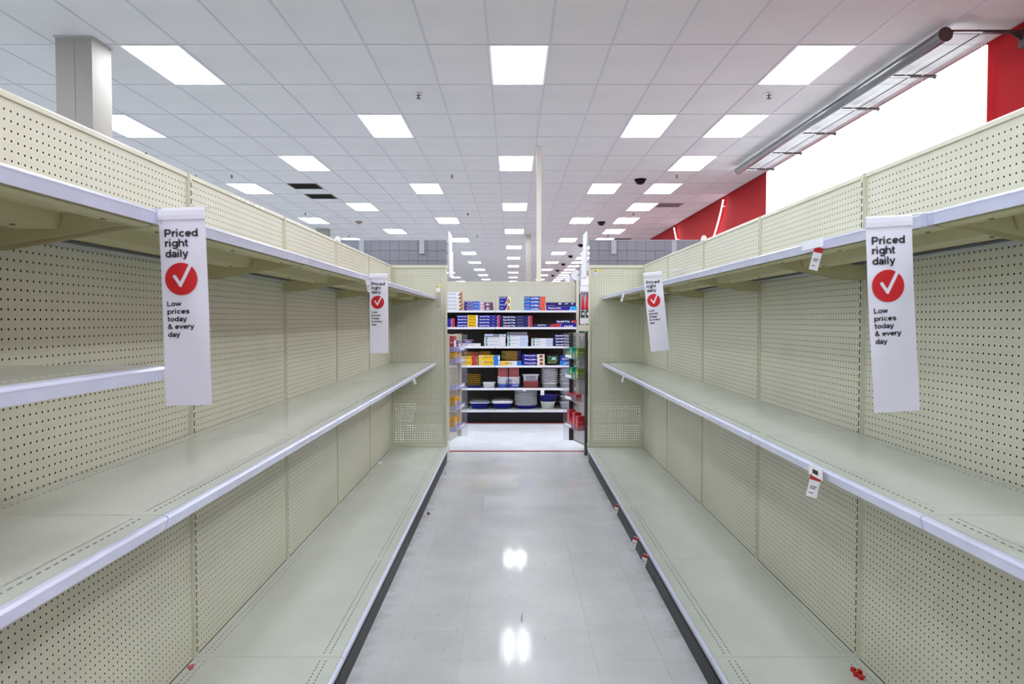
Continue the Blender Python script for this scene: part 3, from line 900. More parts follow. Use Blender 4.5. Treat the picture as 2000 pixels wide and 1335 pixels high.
# third shelf
stack('wrap_box', 'wrS', 1, 897, 938.5, 2, 5.6, 'single white store wrap box with teal arrow under a navy box', 'box', 'boxes on the third shelf',
      spec=('white', [('teal', ((0.03, 0.1), (0.06, 0.1), (0.13, 0.6), (0.13, 0.15), (0.15, 0.15), (0.15, 0.95), (0.03, 0.95), (0.03, 0.75), (0.1, 0.75)))], [('plastic wrap', 'grey', 0.2, 0.4, 0.24, 0.5)]))
stack('wrap_box', 'wrN', 1, 906, 924.5, 2, 7.0, 'small navy box with pink top edge lying on a white box', 'box', 'boxes on the third shelf', zoff=PH(5.7),
      spec=('navy', [('pink', rc(0, 1, 0.85, 1.0))], [('bags', 'white', 0.2, 0.3, 0.35, 0.6)]))
ARR = ('teal', ((0.03, 0.08), (0.06, 0.08), (0.12, 0.5), (0.12, 0.12), (0.15, 0.12), (0.15, 0.92), (0.03, 0.92), (0.03, 0.72), (0.09, 0.72)))
stack('wrap_box', 'wrA', 3, 946, 987.5, 2, 5.9, 'white teal arrow box under the grey checked one', 'box', 'boxes on the third shelf',
      spec=('white', [ARR, ('grey', rc(0, 1, 0, 0.04))], [('everyday plastic wrap', 'grey', 0.2, 0.5, 0.2, 0.55)]))
stack('wrap_box', 'wrAt', 1, 946.5, 988, 2, 6.0, 'grey checked wrap box topping the first teal arrow stack', 'box', 'boxes on the third shelf', zoff=PH(17.8),
      spec=('paleblue', [('grey', rc(0.4, 0.7, 0.0, 1)), ('grey', rc(0.02, 0.4, 0.0, 0.45)), ('white', rc(0.72, 0.99, 0.1, 0.9)), ('grey', rc(0.75, 0.8, 0.5, 0.9)), ('grey', rc(0.85, 0.9, 0.5, 0.9)), ('grey', rc(0.80, 0.85, 0.1, 0.5)), ('grey', rc(0.9, 0.95, 0.1, 0.5))], []))
stack('wrap_box', 'wrB', 3, 990.5, 1031, 2, 7.0, 'white and pale blue foil box with big teal arrow', 'box', 'boxes on the third shelf',
      spec=('white', [ARR, ('paleblue', rc(0.6, 1.0)), ('grey', rc(0, 1, 0, 0.03))], [('aluminum foil', 'grey', 0.2, 0.62, 0.2, 0.34)]))
stack('wrap_box', 'wrBt', 1, 990, 1030, 2, 6.6, 'box greyed with painted shade on top of the big teal arrow stack', 'box', 'boxes on the third shelf', zoff=PH(21.2), inset=0.06,
      spec=('grey', [ARR], []))  # grey body: shade under the shelf above put into the card colour
stack('wrap_box', 'wrC', 3, 1038, 1080, 2, 5.2, 'white and pale blue box with small teal arrow', 'box', 'boxes on the third shelf',
      spec=('white', [ARR, ('paleblue', rc(0.68, 1.0)), ('grey', rc(0, 1, 0, 0.03))], [('foil', 'grey', 0.2, 0.5, 0.25, 0.2)]))
stack('foil_box', 'foilH', 4, 1082, 1117, 2, 5.8, 'navy foil box behind the acrylic guard', 'box', 'boxes on the third shelf',
      spec=('navy', [], [RW + (0.1, 0.35, 0.5, 0.75)]))
# fourth shelf
GL = ('GLAD', 'red')
stack('wrap_box', 'glA', 2, 893, 933.5, 3, 9.0, 'yellow cling wrap box with red end', 'box', 'boxes on the fourth shelf',
      spec=('yellow', [('red', ((0.68, 0), (0.92, 0), (1, 0.5), (0.98, 1), (0.72, 1))), ('teal', ((0.9, 0.05), (0.98, 0.05), (0.98, 0.5), (0.9, 0.6))), ('white', ((0.02, 0.4), (0.24, 0.5), (0.24, 0.8), (0.02, 0.7)))],
            [GL + (0.05, 0.48, 0.22, 0.16), ('CLING WRAP', 'black', 0.27, 0.5, 0.2, 0.38)]))
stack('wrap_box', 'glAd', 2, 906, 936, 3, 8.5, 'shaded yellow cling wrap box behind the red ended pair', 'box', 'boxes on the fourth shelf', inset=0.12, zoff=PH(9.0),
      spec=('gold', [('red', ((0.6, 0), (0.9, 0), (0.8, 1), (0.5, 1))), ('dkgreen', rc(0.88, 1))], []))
stack('wrap_box', 'glB', 2, 935, 976.5, 3, 10.0, 'yellow press wrap box with blue end', 'box', 'boxes on the fourth shelf',
      spec=('yellow', [('sky', ((0.68, 0), (1, 0), (1, 1), (0.72, 1))), ('white', rc(0.92, 1.0, 0.1, 0.9)), ('white', ((0.02, 0.55), (0.2, 0.6), (0.2, 0.9), (0.02, 0.85))), ('white', rc(0.05, 0.12, 0.06, 0.22))],
            [GL + (0.04, 0.62, 0.18, 0.14), ("Press'n Seal", 'blue', 0.24, 0.52, 0.2, 0.42)]))
stack('wrap_box', 'glBd', 2, 936, 960, 3, 9.5, 'shade-darkened yellow box behind the blue ended pair', 'box', 'boxes on the fourth shelf', inset=0.14, zoff=PH(8.0),
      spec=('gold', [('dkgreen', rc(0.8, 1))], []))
stack('wrap_box', 'glC', 1, 977.5, 1018.5, 3, 8.6, 'single yellow box fading to white with blue end', 'box', 'boxes on the fourth shelf',
      spec=('yellow', [('white', rc(0.5, 0.8)), ('cream', rc(0.35, 0.55)), ('sky', rc(0.78, 1.0)), ('white', ((0.02, 0.55), (0.2, 0.6), (0.2, 0.9), (0.02, 0.85)))], [GL + (0.04, 0.6, 0.2, 0.14), ('FreezeGuard', 'black', 0.22, 0.42, 0.22, 0.34)]))
stack('wrap_box', 'glCd', 2, 979, 1017, 3, 9.0, 'shade-darkened yellow box behind the single yellow box', 'box', 'boxes on the fourth shelf', inset=0.13, zoff=PH(9.5),
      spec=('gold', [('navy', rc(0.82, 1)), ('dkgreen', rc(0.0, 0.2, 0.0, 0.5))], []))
stack('oven_bag_box', 'ovn', 3, 1020.5, 1064, 3, 7.3, 'blue food picture box beside the green bag', 'box', 'boxes on the fourth shelf',
      spec=('blue', [('cream', ((0.68, 0), (1, 0), (1, 1), (0.68, 1), (0.64, 0.5))), ('purple', ((0.76, 0.2), (0.88, 0.15), (0.96, 0.6), (0.8, 0.9))), ('orange', ((0.8, 0.05), (0.95, 0.1), (0.9, 0.35)))],
            [('Reynolds', 'white', 0.1, 0.5, 0.3, 0.5), ('Oven Bags', 'pink', 0.3, 0.25, 0.14, 0.25)]))
for o in [x for x in bpy.data.objects if x.name.startswith('oven_bag_box')]:
    o['label'] = o['label'].replace(', left of green bag', ' beside the green bag')
# bags
def bag(name, px0, px1, h, si, m1, m2, lab, letters=None):
    w_ = PH(px1 - px0); H = PH(h)
    mb = MB()
    a, b = w_ / 2, 0.045
    mb.loft([(a * 0.85, b * 0.5, 0), (a, b, H * 0.18), (a, b * 1.1, H * 0.5), (a * 0.96, b * 0.8, H * 0.82), (a * 0.9, b * 0.25, H)], m1, e=3.0, n=20)
    y = -b * 1.1 - 0.002
    mb.poly([(-a * 0.75, y, H * 0.15), (a * 0.5, y, H * 0.12), (a * 0.9, y, H * 0.5), (a * 0.55, y, H * 0.85), (-a * 0.6, y, H * 0.75)], m2)
    mb.poly([(-a * 0.1, y - 0.001, H * 0.5), (a * 0.5, y - 0.001, H * 0.5), (a * 0.45, y - 0.001, H * 0.72), (-a * 0.05, y - 0.001, H * 0.7)], cm('paleblue'))
    mb.poly([(-a * 0.6, y - 0.001, H * 0.16), (a * 0.7, y - 0.001, H * 0.36), (a * 0.72, y - 0.001, H * 0.46), (-a * 0.5, y - 0.001, H * 0.26)], cm('red'))
    if letters: put_text(mb, letters, cm('white'), -a * 0.7, H * 0.62, H * 0.16, y - 0.002, a * 0.9)
    tag(obj(name, mb, None, (PX((px0 + px1) / 2), BF + 0.07, SZ[si] + 0.0005)), lab, 'bag')
bag('cooking_bag', 1066, 1092, 22, 3, mat('black glossy film', (18, 20, 16), 0.2), cm('green'), 'green and black bag with red strip on fourth shelf')
stack('freezer_bag_box', 'zip', 1, 1094, 1118, 3, 18.5, 'blue and white bag box behind the acrylic guard', 'box', 'boxes on the fourth shelf',
      spec=('sky', [('blue', ((0, 0.5), (1, 0.3), (1, 1), (0, 1))), ('white', ((0.3, 0.1), (0.9, 0.35), (0.9, 0.42), (0.3, 0.2)))], [('Ziploc', 'white', 0.12, 0.62, 0.14, 0.6)]))

# pans
FOIL = mat('crumpled foil', (214, 216, 222), 0.28, metal=0.7, bump=0.6, bscale=60)
PWHITE = mat('white plastic ware', (222, 224, 232), 0.35)
PBLUE = mat('blue enamel ware', (14, 16, 130), 0.25)
PNAVY = mat('navy plate gap shade', (14, 20, 60), 0.3)
PLB = mat('light blue plastic', (86, 116, 214), 0.35)
PGOLD = mat('gold foil', (132, 100, 30), 0.3, metal=0.6, bump=0.4, bscale=80)
PCLR = clear_mat('clear lid plastic', (170, 168, 164), 0.16)
PREDP = mat('red dotted pattern', (172, 84, 84), 0.5, noise=0.6, nscale=150)

def pan(rx, ry, h, m, taper=0.82, rim=0.010, e=4.0, m2=None):
    mb = MB()
    mb.loft([(rx * taper, ry * taper, 0), (rx * 0.90, ry * 0.90, h - rim * 1.2), (rx, ry, h - rim), (rx, ry, h), (rx * 0.87, ry * 0.87, h), (rx * (taper - 0.06), ry * (taper - 0.06), h * 0.2 if h > 0.02 else h * 0.6)], m2 or m, e=e, n=28)
    return mb
def pans(name, key, n, px0, px1, si, hpx, step, desc, cat, group, m, e=4.0, taper=0.82, zoff=0.0, ry=0.09, lab_last=None, alt=None):
    rx = PH(px1 - px0) / 2; h = PH(hpx)
    me = shared(('pan', key), lambda: pan(rx, ry, h, m, taper, e=e))
    me2 = shared(('pan', key, 'alt'), lambda: pan(rx, ry, h, alt, taper, e=e)) if alt else me
    for i in range(n):
        if n <= 5: q = STK[n][i]
        else: q = ('bottom one' if i == 0 else 'top one' if i == n - 1 else '%s from the bottom' % ORD[i])
        o = obj(name, me2 if (alt and i == 0) else me, None, (PX((px0 + px1) / 2) + random.uniform(-.002, .002), BF + 0.025 + ry, SZ[si] + 0.0005 + zoff + i * PH(step)))
        tag(o, desc + (', %s of the stack' % q if n > 1 else ''), cat, group)
G5, G6 = 'pans on the fifth shelf', 'ware on the bottom shelf'
pans('baking_pan', 'gold', 7, 911, 939, 4, 4.6, 3.7, 'gold foil baking pan', 'pan', G5, PGOLD, alt=PBLUE, taper=0.92)
pans('loaf_pan', 'loafw', 1, 941.5, 968, 4, 10.5, 0, 'single small white loaf pan on fifth shelf', 'pan', G5, PWHITE)
pans('baking_dish', 'bw', 5, 971, 1016, 4, 7.0, 3.6, 'blue and white dish in a navy band', 'dish', G5, PWHITE, alt=PLB, taper=0.9)
o = obj('package_band', MB().box(-0.006, 0.006, -0.002, 0.0, 0, PH(21), PBLUE), None, (PX(993), BF + 0.0245, SZ[4] + 0.001))
tag(o, 'navy upright band holding the blue and white dishes', 'band', G5)
for i in range(2):
    for j in range(4):
        c = shared('redpack', lambda: MB().box(0.001, PH(19.5), 0, 0.10, 0, PH(4.4), PREDP).box(0.001, PH(19.5), -0.0012, -0.0002, PH(3.6), PH(4.2), cm('purple')))
        o = obj('napkin_pack', c, None, (PX(972.5 + 21.5 * i), BF + 0.05, SZ[4] + PH(21.9) + j * PH(4.6)))
        tag(o, 'dark red patterned pack over the %s, %s' % (('banded dishes, gold pan side', 'banded dishes, white container side')[i], STK[4][j]), 'pack', G5)
pans('food_container', 'rp', 2, 1021, 1053, 4, 8.6, 4.0, 'red patterned container under the white one', 'container', G5, PREDP, taper=0.88)
pans('food_container', 'wc', 1, 1020, 1054, 4, 13.5, 0, 'white container with grey label on the red patterned ones', 'container', G5, PWHITE, zoff=PH(12.7))
tag(obj('container_label', MB().box(0, PH(20), -0.0012, 0, 0, PH(7), cm('grey')), None, (PX(1027), BF + 0.024, SZ[4] + PH(15.5))), 'grey label on the front of the white container', 'label', G5)
pans('foil_pan', 'fA', 8, 1057, 1091.5, 4, 10.5, 3.9, 'silvery oval pan beside the white container', 'pan', G5, FOIL, e=2.6, ry=0.10)
pans('foil_pan', 'fB', 8, 1092.5, 1124, 4, 10.5, 3.9, 'silvery pan behind the acrylic guard', 'pan', G5, FOIL, e=2.6, ry=0.10)
# bottom shelf
pans('roasting_pan', 'r1', 1, 917, 956, 5, 11, 0, 'dark blue roasting pan nearest the display of yellow boxes', 'pan', G6, PBLUE, ry=0.12)
pans('roasting_pan', 'r2', 1, 960, 1001, 5, 10.5, 0, 'dark blue roasting pan beside the tall plate stack', 'pan', G6, PBLUE, ry=0.12)
def lid(px0, px1, z0, rim, hh, lab):
    rx = PH(px1 - px0) / 2
    t = thing('pan_lid', lab, 'lid', (PX((px0 + px1) / 2), BF + 0.145, SZ[5] + PH(z0)), group=G6)
    obj('rim', MB().loft([(rx * 0.93, 0.12, 0), (rx, 0.13, 0), (rx, 0.13, PH(rim)), (rx * 0.93, 0.12, PH(rim)), (rx * 0.93, 0.12, 0)], FOIL, e=4, n=28, cap0=False, cap1=False), t)
    obj('clear_dome', MB().loft([(rx * 0.93, 0.118, PH(rim) + 0.0005), (rx * 0.86, 0.105, PH(rim + hh * 0.6)), (rx * 0.6, 0.07, PH(rim + hh)), (rx * 0.2, 0.03, PH(rim + hh * 1.05))], PCLR, e=3.5, n=28, cap0=False), t)
lid(915.5, 957.5, 11.1, 1.8, 6.0, 'clear domed lid with thin silver rim on a blue pan')
lid(959, 1002.5, 10.6, 5.0, 5.5, 'clear domed lid with thick white rim on a blue pan')
for i in range(12):
    def pl():
        rx = PH(45) / 2
        return MB().loft([(rx * 0.7, 0.075, 0), (rx * 0.92, 0.098, PH(0.9)), (rx, 0.108, PH(1.0)), (rx, 0.108, PH(1.9)), (rx * 0.9, 0.097, PH(1.8)), (rx * 0.66, 0.07, PH(0.6))], PWHITE, n=32)
    q = 'bottom one' if i == 0 else 'top one' if i == 11 else '%s from the bottom' % ORD[i]
    tag(obj('plate', shared('plate', pl), None, (PX(1027.5), BF + 0.14, SZ[5] + PH(6.3) + i * PH(2.42))), 'white round plate in the tall stack, %s' % q, 'plate', 'tall stack of plates')
    if i < 11:
        tag(obj('plate_gap_disc', shared('liner', lambda: MB().loft([(PH(21.2), 0.101, 0), (PH(21.6), 0.104, PH(0.35))], PNAVY, n=32)), None, (PX(1027.5), BF + 0.14, SZ[5] + PH(6.3) + i * PH(2.42) + PH(2.0) + 0.0)), 'thin navy gap-shade disc in the tall plate stack, %s' % ('bottom one' if i == 0 else 'top one' if i == 10 else '%s from the bottom' % ORD[i]), 'liner', 'tall stack of plates')  # dark discs added to paint the shade in the gaps between plates
pans('serving_dish', 'pb', 1, 1006, 1049, 5, 6.2, 0, 'dark blue round dish under the tall plate stack', 'dish', G6, PBLUE, e=2.0, ry=0.10, taper=0.9)
pans('foil_bowl', 'wb', 1, 1055, 1086, 5, 14, 0, 'crinkled white bowl below the dark blue oval bowl', 'bowl', G6, mat('crinkled white plastic', (206, 210, 210), 0.5, bump=0.8, bscale=70), e=2.0, ry=0.08, taper=0.75)
pans('oval_bowl', 'ob', 1, 1050.5, 1092, 5, 14.5, 0, 'dark blue oval bowl balanced on the crinkled white bowl', 'bowl', G6, mat('dusty blue enamel', (40, 44, 120), 0.3), e=2.2, ry=0.10, taper=0.72, zoff=PH(14.1))
pans('foil_bowl', 'wc3', 3, 1093, 1124, 5, 14, 11.5, 'white foil bowl behind the acrylic guard', 'bowl', G6, FOIL, e=2.4, ry=0.08, taper=0.72)
# tags hanging from fifth shelf rail
def shelf_talker(name, loc, rot, w_, h, lab, redtop=True, group='hanging shelf tags', curve=0.0):
    t = thing(name, lab, 'tag', loc, rot, group)
    mb = MB(); n = 6
    prev = None
    for i in range(n):
        a, b = i / n, (i + 1) / n
        ya, yb = curve * math.sin(a * 1.6), curve * math.sin(b * 1.6)
        mb.poly([(-w_ / 2, ya, -a * h), (w_ / 2, ya, -a * h), (w_ / 2, yb, -b * h), (-w_ / 2, yb, -b * h)], PAPER)
        mb.poly([(-w_ / 2, ya + 0.0008, -a * h), (-w_ / 2, yb + 0.0008, -b * h), (w_ / 2, yb + 0.0008, -b * h), (w_ / 2, ya + 0.0008, -a * h)], PAPER)
    obj('card', mb, t)
    if redtop:
        r_ = obj('red_header', MB().box(-w_ / 2, w_ / 2, -0.0012, -0.0004, -0.26 * h, -0.04 * h, REDI), t); r_['label'] = 'red printed header'
    l = MB()
    for k, zz in enumerate((0.52, 0.60, 0.80)):
        l.box(-w_ * 0.3, w_ * (0.3 - 0.1 * k), -0.0012 + curve * math.sin(zz * 1.6), -0.0005 + curve * math.sin(zz * 1.6), -(zz + 0.03) * h, -zz * h, INK)
    obj('small_print', l, t)
    return t
for px, w_, hp, lab in ((1059.5, 0.055, 10, 'white price tag hanging over the blue oval bowl'), (1024.5, 0.05, 3, 'short white price tag above the tall plate stack')):
    shelf_talker('price_tag', (PX(px, BF), BF - 0.014, SZ[4] - 0.026), (0, 0, 0), w_, PH(hp), lab, False, 'price tags under the fifth shelf')

# ------------------------------------------------------------------ display racks on the endcap sides
def perf(W, z0, z1, m):
    mb = MB()
    nu, nv = int((W - 0.03) / 0.024), int((z1 - z0 - 0.04) / 0.016)
    holes(mb, m, 0, W, z0, z1, 0.015, nu, 0.024, z0 + 0.02, nv, 0.016, 0.0085, 0.0042, False, lambda u, v: (u, 0, v))
    holes(mb, m, 0, W, z0, z1, 0.015, nu, 0.024, z0 + 0.02, nv, 0.016, 0.0085, 0.0042, False, lambda u, v: (u, 0.0012, v))
    return mb
def rack(side):
    L = side == 'L'
    near = (-0.730, 8.36) if L else (0.826, 8.17)
    far = (-0.655, 8.80) if L else (0.718, 8.57)
    dx, dy = far[0] - near[0], far[1] - near[1]
    W = math.hypot(dx, dy)
    ang = math.atan2(dy, dx)
    # local x along the panel from near to far; face normal towards the aisle
    fm = CREAM_T if L else mat('dark grey rack steel', (70, 68, 64), 0.45)
    nm = 'pale slotted display rack on the endcap, holding yellow boxes' if L else 'dark slotted display rack on the endcap, holding green and red packs'
    t = thing('display_rack', nm, 'display rack', (near[0], near[1], 0), (0, 0, ang), 'display racks on the endcaps')
    sg = -1 if L else 1      # aisle side in local y
    z0, z1 = (0.12, 1.36) if L else (0.11, 1.38)
    obj('slotted_panel', perf(W, z0, z1, fm if L else mat('light grey slotted steel', (150, 150, 148), 0.4)), t)
    obj('frame_post', MB().box(-0.030, 0.0, -0.015, 0.015, z0 - 0.10, z1 + 0.01, fm), t)
    obj('frame_post', MB().box(W, W + 0.012, -0.012, 0.012, z0, z1, fm).box(W, W + 0.012, sg * 0.0, sg * 0.045, z0, z1, fm), t)
    g = obj('acrylic_guard', MB().box(W + 0.014, W + 0.017, min(sg * 0.01, sg * 0.115), max(sg * 0.01, sg * 0.115), z0, z1 - 0.01, CLEAR), t)
    g['label'] = 'clear acrylic side guard'
    rows = ([(0.24, 1), (0.48, 1), (0.72, 1), (1.02, 1), (1.16, 1)] if L else [(0.28, 1), (0.60, 1), (0.85, 1), (1.08, 1)])
    dep = 0.085 if L else 0.10
    for z, _ in rows:
        mb = MB()
        y0, y1 = (sg * 0.004, sg * dep)
        a, b = min(y0, y1), max(y0, y1)
        mb.box(0.01, W - 0.005, a, b, z, z + 0.003, CLEARP if L else CLEAR)
        f0, f1 = sorted((sg * dep, sg * (dep + 0.003)))
        mb.box(0.01, W - 0.005, f0, f1, z, z + 0.075 if not L else z + 0.06, CLEARP if L else CLEAR)
        mb.box(0.007, 0.010, a, b, z, z + 0.06, CLEARP if L else CLEAR)
        tr = obj('tray', mb, t)
        q0, q1 = sorted((sg * (dep + 0.003), sg * (dep + 0.004)))
        obj('label_strip', MB().box(W * 0.45, W - 0.02, q0, q1, z + 0.012, z + 0.045, RAIL if L else PAPER), tr)
    ct, st = math.cos(ang), math.sin(ang)
    def W_(lx, ly, z): return (near[0] + lx * ct - ly * st, near[1] + lx * st + ly * ct, z)
    return t, ang, sg, W, rows, W_
tL, aL, sL, WL, rL, fL = rack('L')
tR, aR, sR, WR, rR, fR = rack('R')
YB_ = mat('mustard card', (206, 150, 30), 0.45); LB_ = mat('pale blue card', (150, 170, 220), 0.4)
def rackbox(name, fn, ang, sg, lx, z, w_, h, d, m, m2, lab, cat, group, ly=0.008):
    mb = MB()
    y0, y1 = sorted((sg * ly, sg * (ly + d)))
    mb.box(0, w_, y0, y1, 0, h, m)
    yf = sg * (ly + d)
    q0, q1 = sorted((yf, yf + sg * 0.001))
    mb.box(w_ * 0.15, w_ * 0.85, q0, q1, h * 0.1, h * 0.7, m2)
    mb.box(-0.0008, 0.0, y0 + 0.01, y1 - 0.01, h * 0.55, h * 0.6, m2)
    tag(obj(name, mb, None, fn(lx, 0, z), (0, 0, ang)), lab, cat, group)
gy = 'packs in the pale display rack'
for z, lab in ((0.2435, 'lowest tray'), (0.4835, 'second lowest tray'), (1.0235, 'second highest tray')):
    rackbox('storage_bag_box', fL, aL, sL, 0.02, z, 0.14, 0.155 if z < 0.9 else 0.13, 0.06, YB_, LB_, 'yellow and pale blue box, %s of the pale rack, nearer one' % lab, 'box', gy)
    rackbox('storage_bag_box', fL, aL, sL, 0.19, z, 0.12, 0.13 if z < 0.9 else 0.11, 0.06, YB_, LB_, 'yellow and pale blue box, %s of the pale rack, farther one' % lab, 'box', gy)
rackbox('napkin_pack', fL, aL, sL, 0.02, 1.1635, 0.12, 0.18, 0.05, mat('pinkish red card', (176, 70, 84), 0.5), PAPER, 'pinkish red pack standing at the top of the pale rack', 'pack', gy)
rackbox('napkin_pack', fL, aL, sL, 0.24, 1.1635, 0.12, 0.12, 0.05, mat('grey violet card', (120, 108, 150), 0.5), PAPER, 'grey violet pack in the top tray of the pale rack', 'pack', gy)
GP = mat('teal green pack', (0, 150, 120), 0.4); OL = mat('olive green pack', (96, 120, 50), 0.45); RP = mat('crimson pack', (176, 24, 50), 0.4); YG = mat('yellow green print', (170, 190, 90), 0.5)
gg = 'packs in the dark display rack'
n = 0
for z, rn in ((1.0835, 'top tray'), (0.8535, 'second tray')):
    for i, (lx, q) in enumerate(((0.015, 'nearest one'), (0.12, 'second one'), (0.215, 'third one'), (0.31, 'farthest one'))):
        if z > 1 and i == 1: pass
        rackbox('sponge_pack', fR, aR, sR, lx, z, 0.085 if i != 1 else 0.07, 0.13 if i % 2 == 0 else 0.085, 0.075, OL if i == 0 else GP, YG, 'green pack in the %s of the dark rack, %s' % (rn, q), 'pack', gg)
for i, (lx, q) in enumerate(((0.11, 'nearest one'), (0.21, 'middle one'), (0.30, 'farthest one'))):
    rackbox('soap_pack', fR, aR, sR, lx, 0.6035, 0.085, 0.075, 0.07, RP, mat('dark red card', (110, 20, 40), 0.5), 'dark red pack in the third tray of the dark rack, %s' % q, 'pack', gg)
for i, (lx, h, q) in enumerate(((0.015, 0.16, 'nearest one'), (0.12, 0.19, 'second one'), (0.215, 0.10, 'third one'), (0.30, 0.20, 'farthest one'))):
    rackbox('soap_pack', fR, aR, sR, lx, 0.2835, 0.085, h, 0.075, RP, mat('rose print', (220, 90, 90), 0.5), 'bright red pack in the lowest tray of the dark rack, %s' % q, 'pack', gg)

# ------------------------------------------------------------------ far aisle beside the stocked unit
def PXY(px, py, y): return ((px - 1000) / F * y, CAMZ - (py - 624) / F * y)
YS = 13.2
t = thing('aisle_sign', 'white sign box with printed lines above the red hanging packs', 'sign', (0, YS, 0))
x0, z1 = PXY(1134.5, 538, YS); x1, z0 = PXY(1165, 557, YS)
obj('upper_board', MB().box(x0, x1, 0, 0.02, z0, z1, WHITE), t)
mb = MB(); put_text(mb, 'Fresh', mat('grey sign ink', (130, 134, 142), 0.6), x0 + 0.02, z0 + 0.12, 0.022, -0.002); obj('lettering', mb, t)
x0, z1 = PXY(1133.5, 557, YS); x1, z0 = PXY(1165, 571, YS)
obj('lower_box', MB().box(x0, x1, -0.04, 0.04, z0 + 0.02, z1 - 0.01, WHITE).box(x0, x1, -0.05, 0.05, z0, z0 + 0.018, GREYB), t)
xa, za = PXY(1134, 520, YS); xb, _ = PXY(1147, 520, YS)
obj('back_tower', MB().box(xa, xb, 0.05, 0.08, 1.2, za, mat('pale blue grey board', (168, 178, 186), 0.6)), t)
def disc_sign(px, py, rpx, y, tw, lab, letter):
    x, z = PXY(px, py, y); r = rpx / F * y
    t = thing('round_sign', lab, 'sign', (x, y, 0), group='round white aisle signs')
    mb = MB(); mb.tube((0, -0.02, z), (0, 0, z), r, WHITE, 32); obj('disc', mb, t)
    if letter:
        m2 = MB(); put_text(m2, letter, mat('grey sign ink', (130, 134, 142), 0.6), r * 0.12, z - r * 0.2, r * 0.5, -0.022); obj('lettering', m2, t)
    a = r * tw
    x0t = r * 0.1 if px > 1130 else r * 0.05
    obj('tower_board', MB().box(r * 0.55, r * 0.55 + a, -0.05, -0.025, 0.0, z + r * 1.25, mat('pale blue grey board', (168, 178, 186), 0.6)), t)
disc_sign(1125.5, 537.5, 10, 15.0, 0.9, 'round white sign reading A behind a grey tower board', 'A')
disc_sign(1109, 544, 7.0, 18.5, 0.9, 'smaller round white sign beyond the lettered one', None)
disc_sign(1146, 520, 9.0, 14.0, 0.3, 'round white sign partly behind the edge-on header sign', None)
t = thing('hanging_fixture', 'pegboard fixture with hooks down the far aisle, beside the stocked shelves', 'shelving', (0, 13.45, 0))
obj('back_board', MB().box(1.16, 2.3, 0.0, 0.04, 0.0, 2.0, BRONZE), t)
obj('cream_shelf', MB().box(1.2, 2.3, -0.35, 0.0, 1.33, 1.43, CREAM_T), t)
obj('card_strip', MB().box(1.22, 2.2, -0.36, -0.352, 1.46, 1.56, PAPER), t)
obj('base_deck', MB().box(1.18, 2.3, -0.45, 0.0, 0.0, 0.15, CREAM_D), t)
obj('shelf', MB().box(1.2, 2.3, -0.35, 0.0, 0.62, 0.65, CREAM_D), t)
for i in range(3):
    pass
for n_, x_, dx_, z_, yy_ in ((4, 1.255, 0.075, 1.966, -0.50), (4, 1.25, 0.085, 1.680, -0.54), (3, 1.25, 0.11, 1.320, -0.52)):
    for i in range(n_):
        obj('hook', MB().tube((x_ + dx_ * i, 0, z_), (x_ + dx_ * i, yy_, z_), 0.004, GREYB, 6), t)
for i in range(4):
    x = 1.255 + 0.075 * i
    mb = MB().loft([(0.030, 0.02, 0), (0.034, 0.025, 0.06), (0.022, 0.018, 0.16), (0.010, 0.01, 0.24), (0.006, 0.006, 0.27)], mat('crimson hanging pack', (190, 20, 50), 0.4), n=12, e=2.5)
    tag(obj('brush_pack', mb, None, (x, 12.95, 1.70)), '%s tall red tapered pack hanging in the far aisle, from the cream post' % ORD[i], 'pack', 'red hanging packs')
for i in range(4):
    x = 1.25 + 0.085 * i
    mb = MB().box(-0.03, 0.03, 0, 0.03, 0, 0.12, mat('black green card', (24, 52, 44), 0.5)).box(-0.012, 0.02, -0.001, 0, 0.05, 0.09, WHITE)
    tag(obj('scrubber_pack', mb, None, (x, 12.90, 1.565)), '%s black and green pack under the red hanging ones, from the cream post' % ORD[i], 'pack', 'black and green hanging packs')
for i in range(3):
    x = 1.25 + 0.11 * i
    mb = MB().box(-0.04, 0.04, 0, 0.03, 0, 0.16, mat('dark green card', (20, 80, 56), 0.5)).box(-0.02, 0.0, -0.001, 0, 0.02, 0.13, WHITE)
    tag(obj('glove_pack', mb, None, (x, 12.92, 1.165)), '%s green pack below the cream shelf in the far aisle' % ORD[i], 'pack', 'green packs in the far aisle')


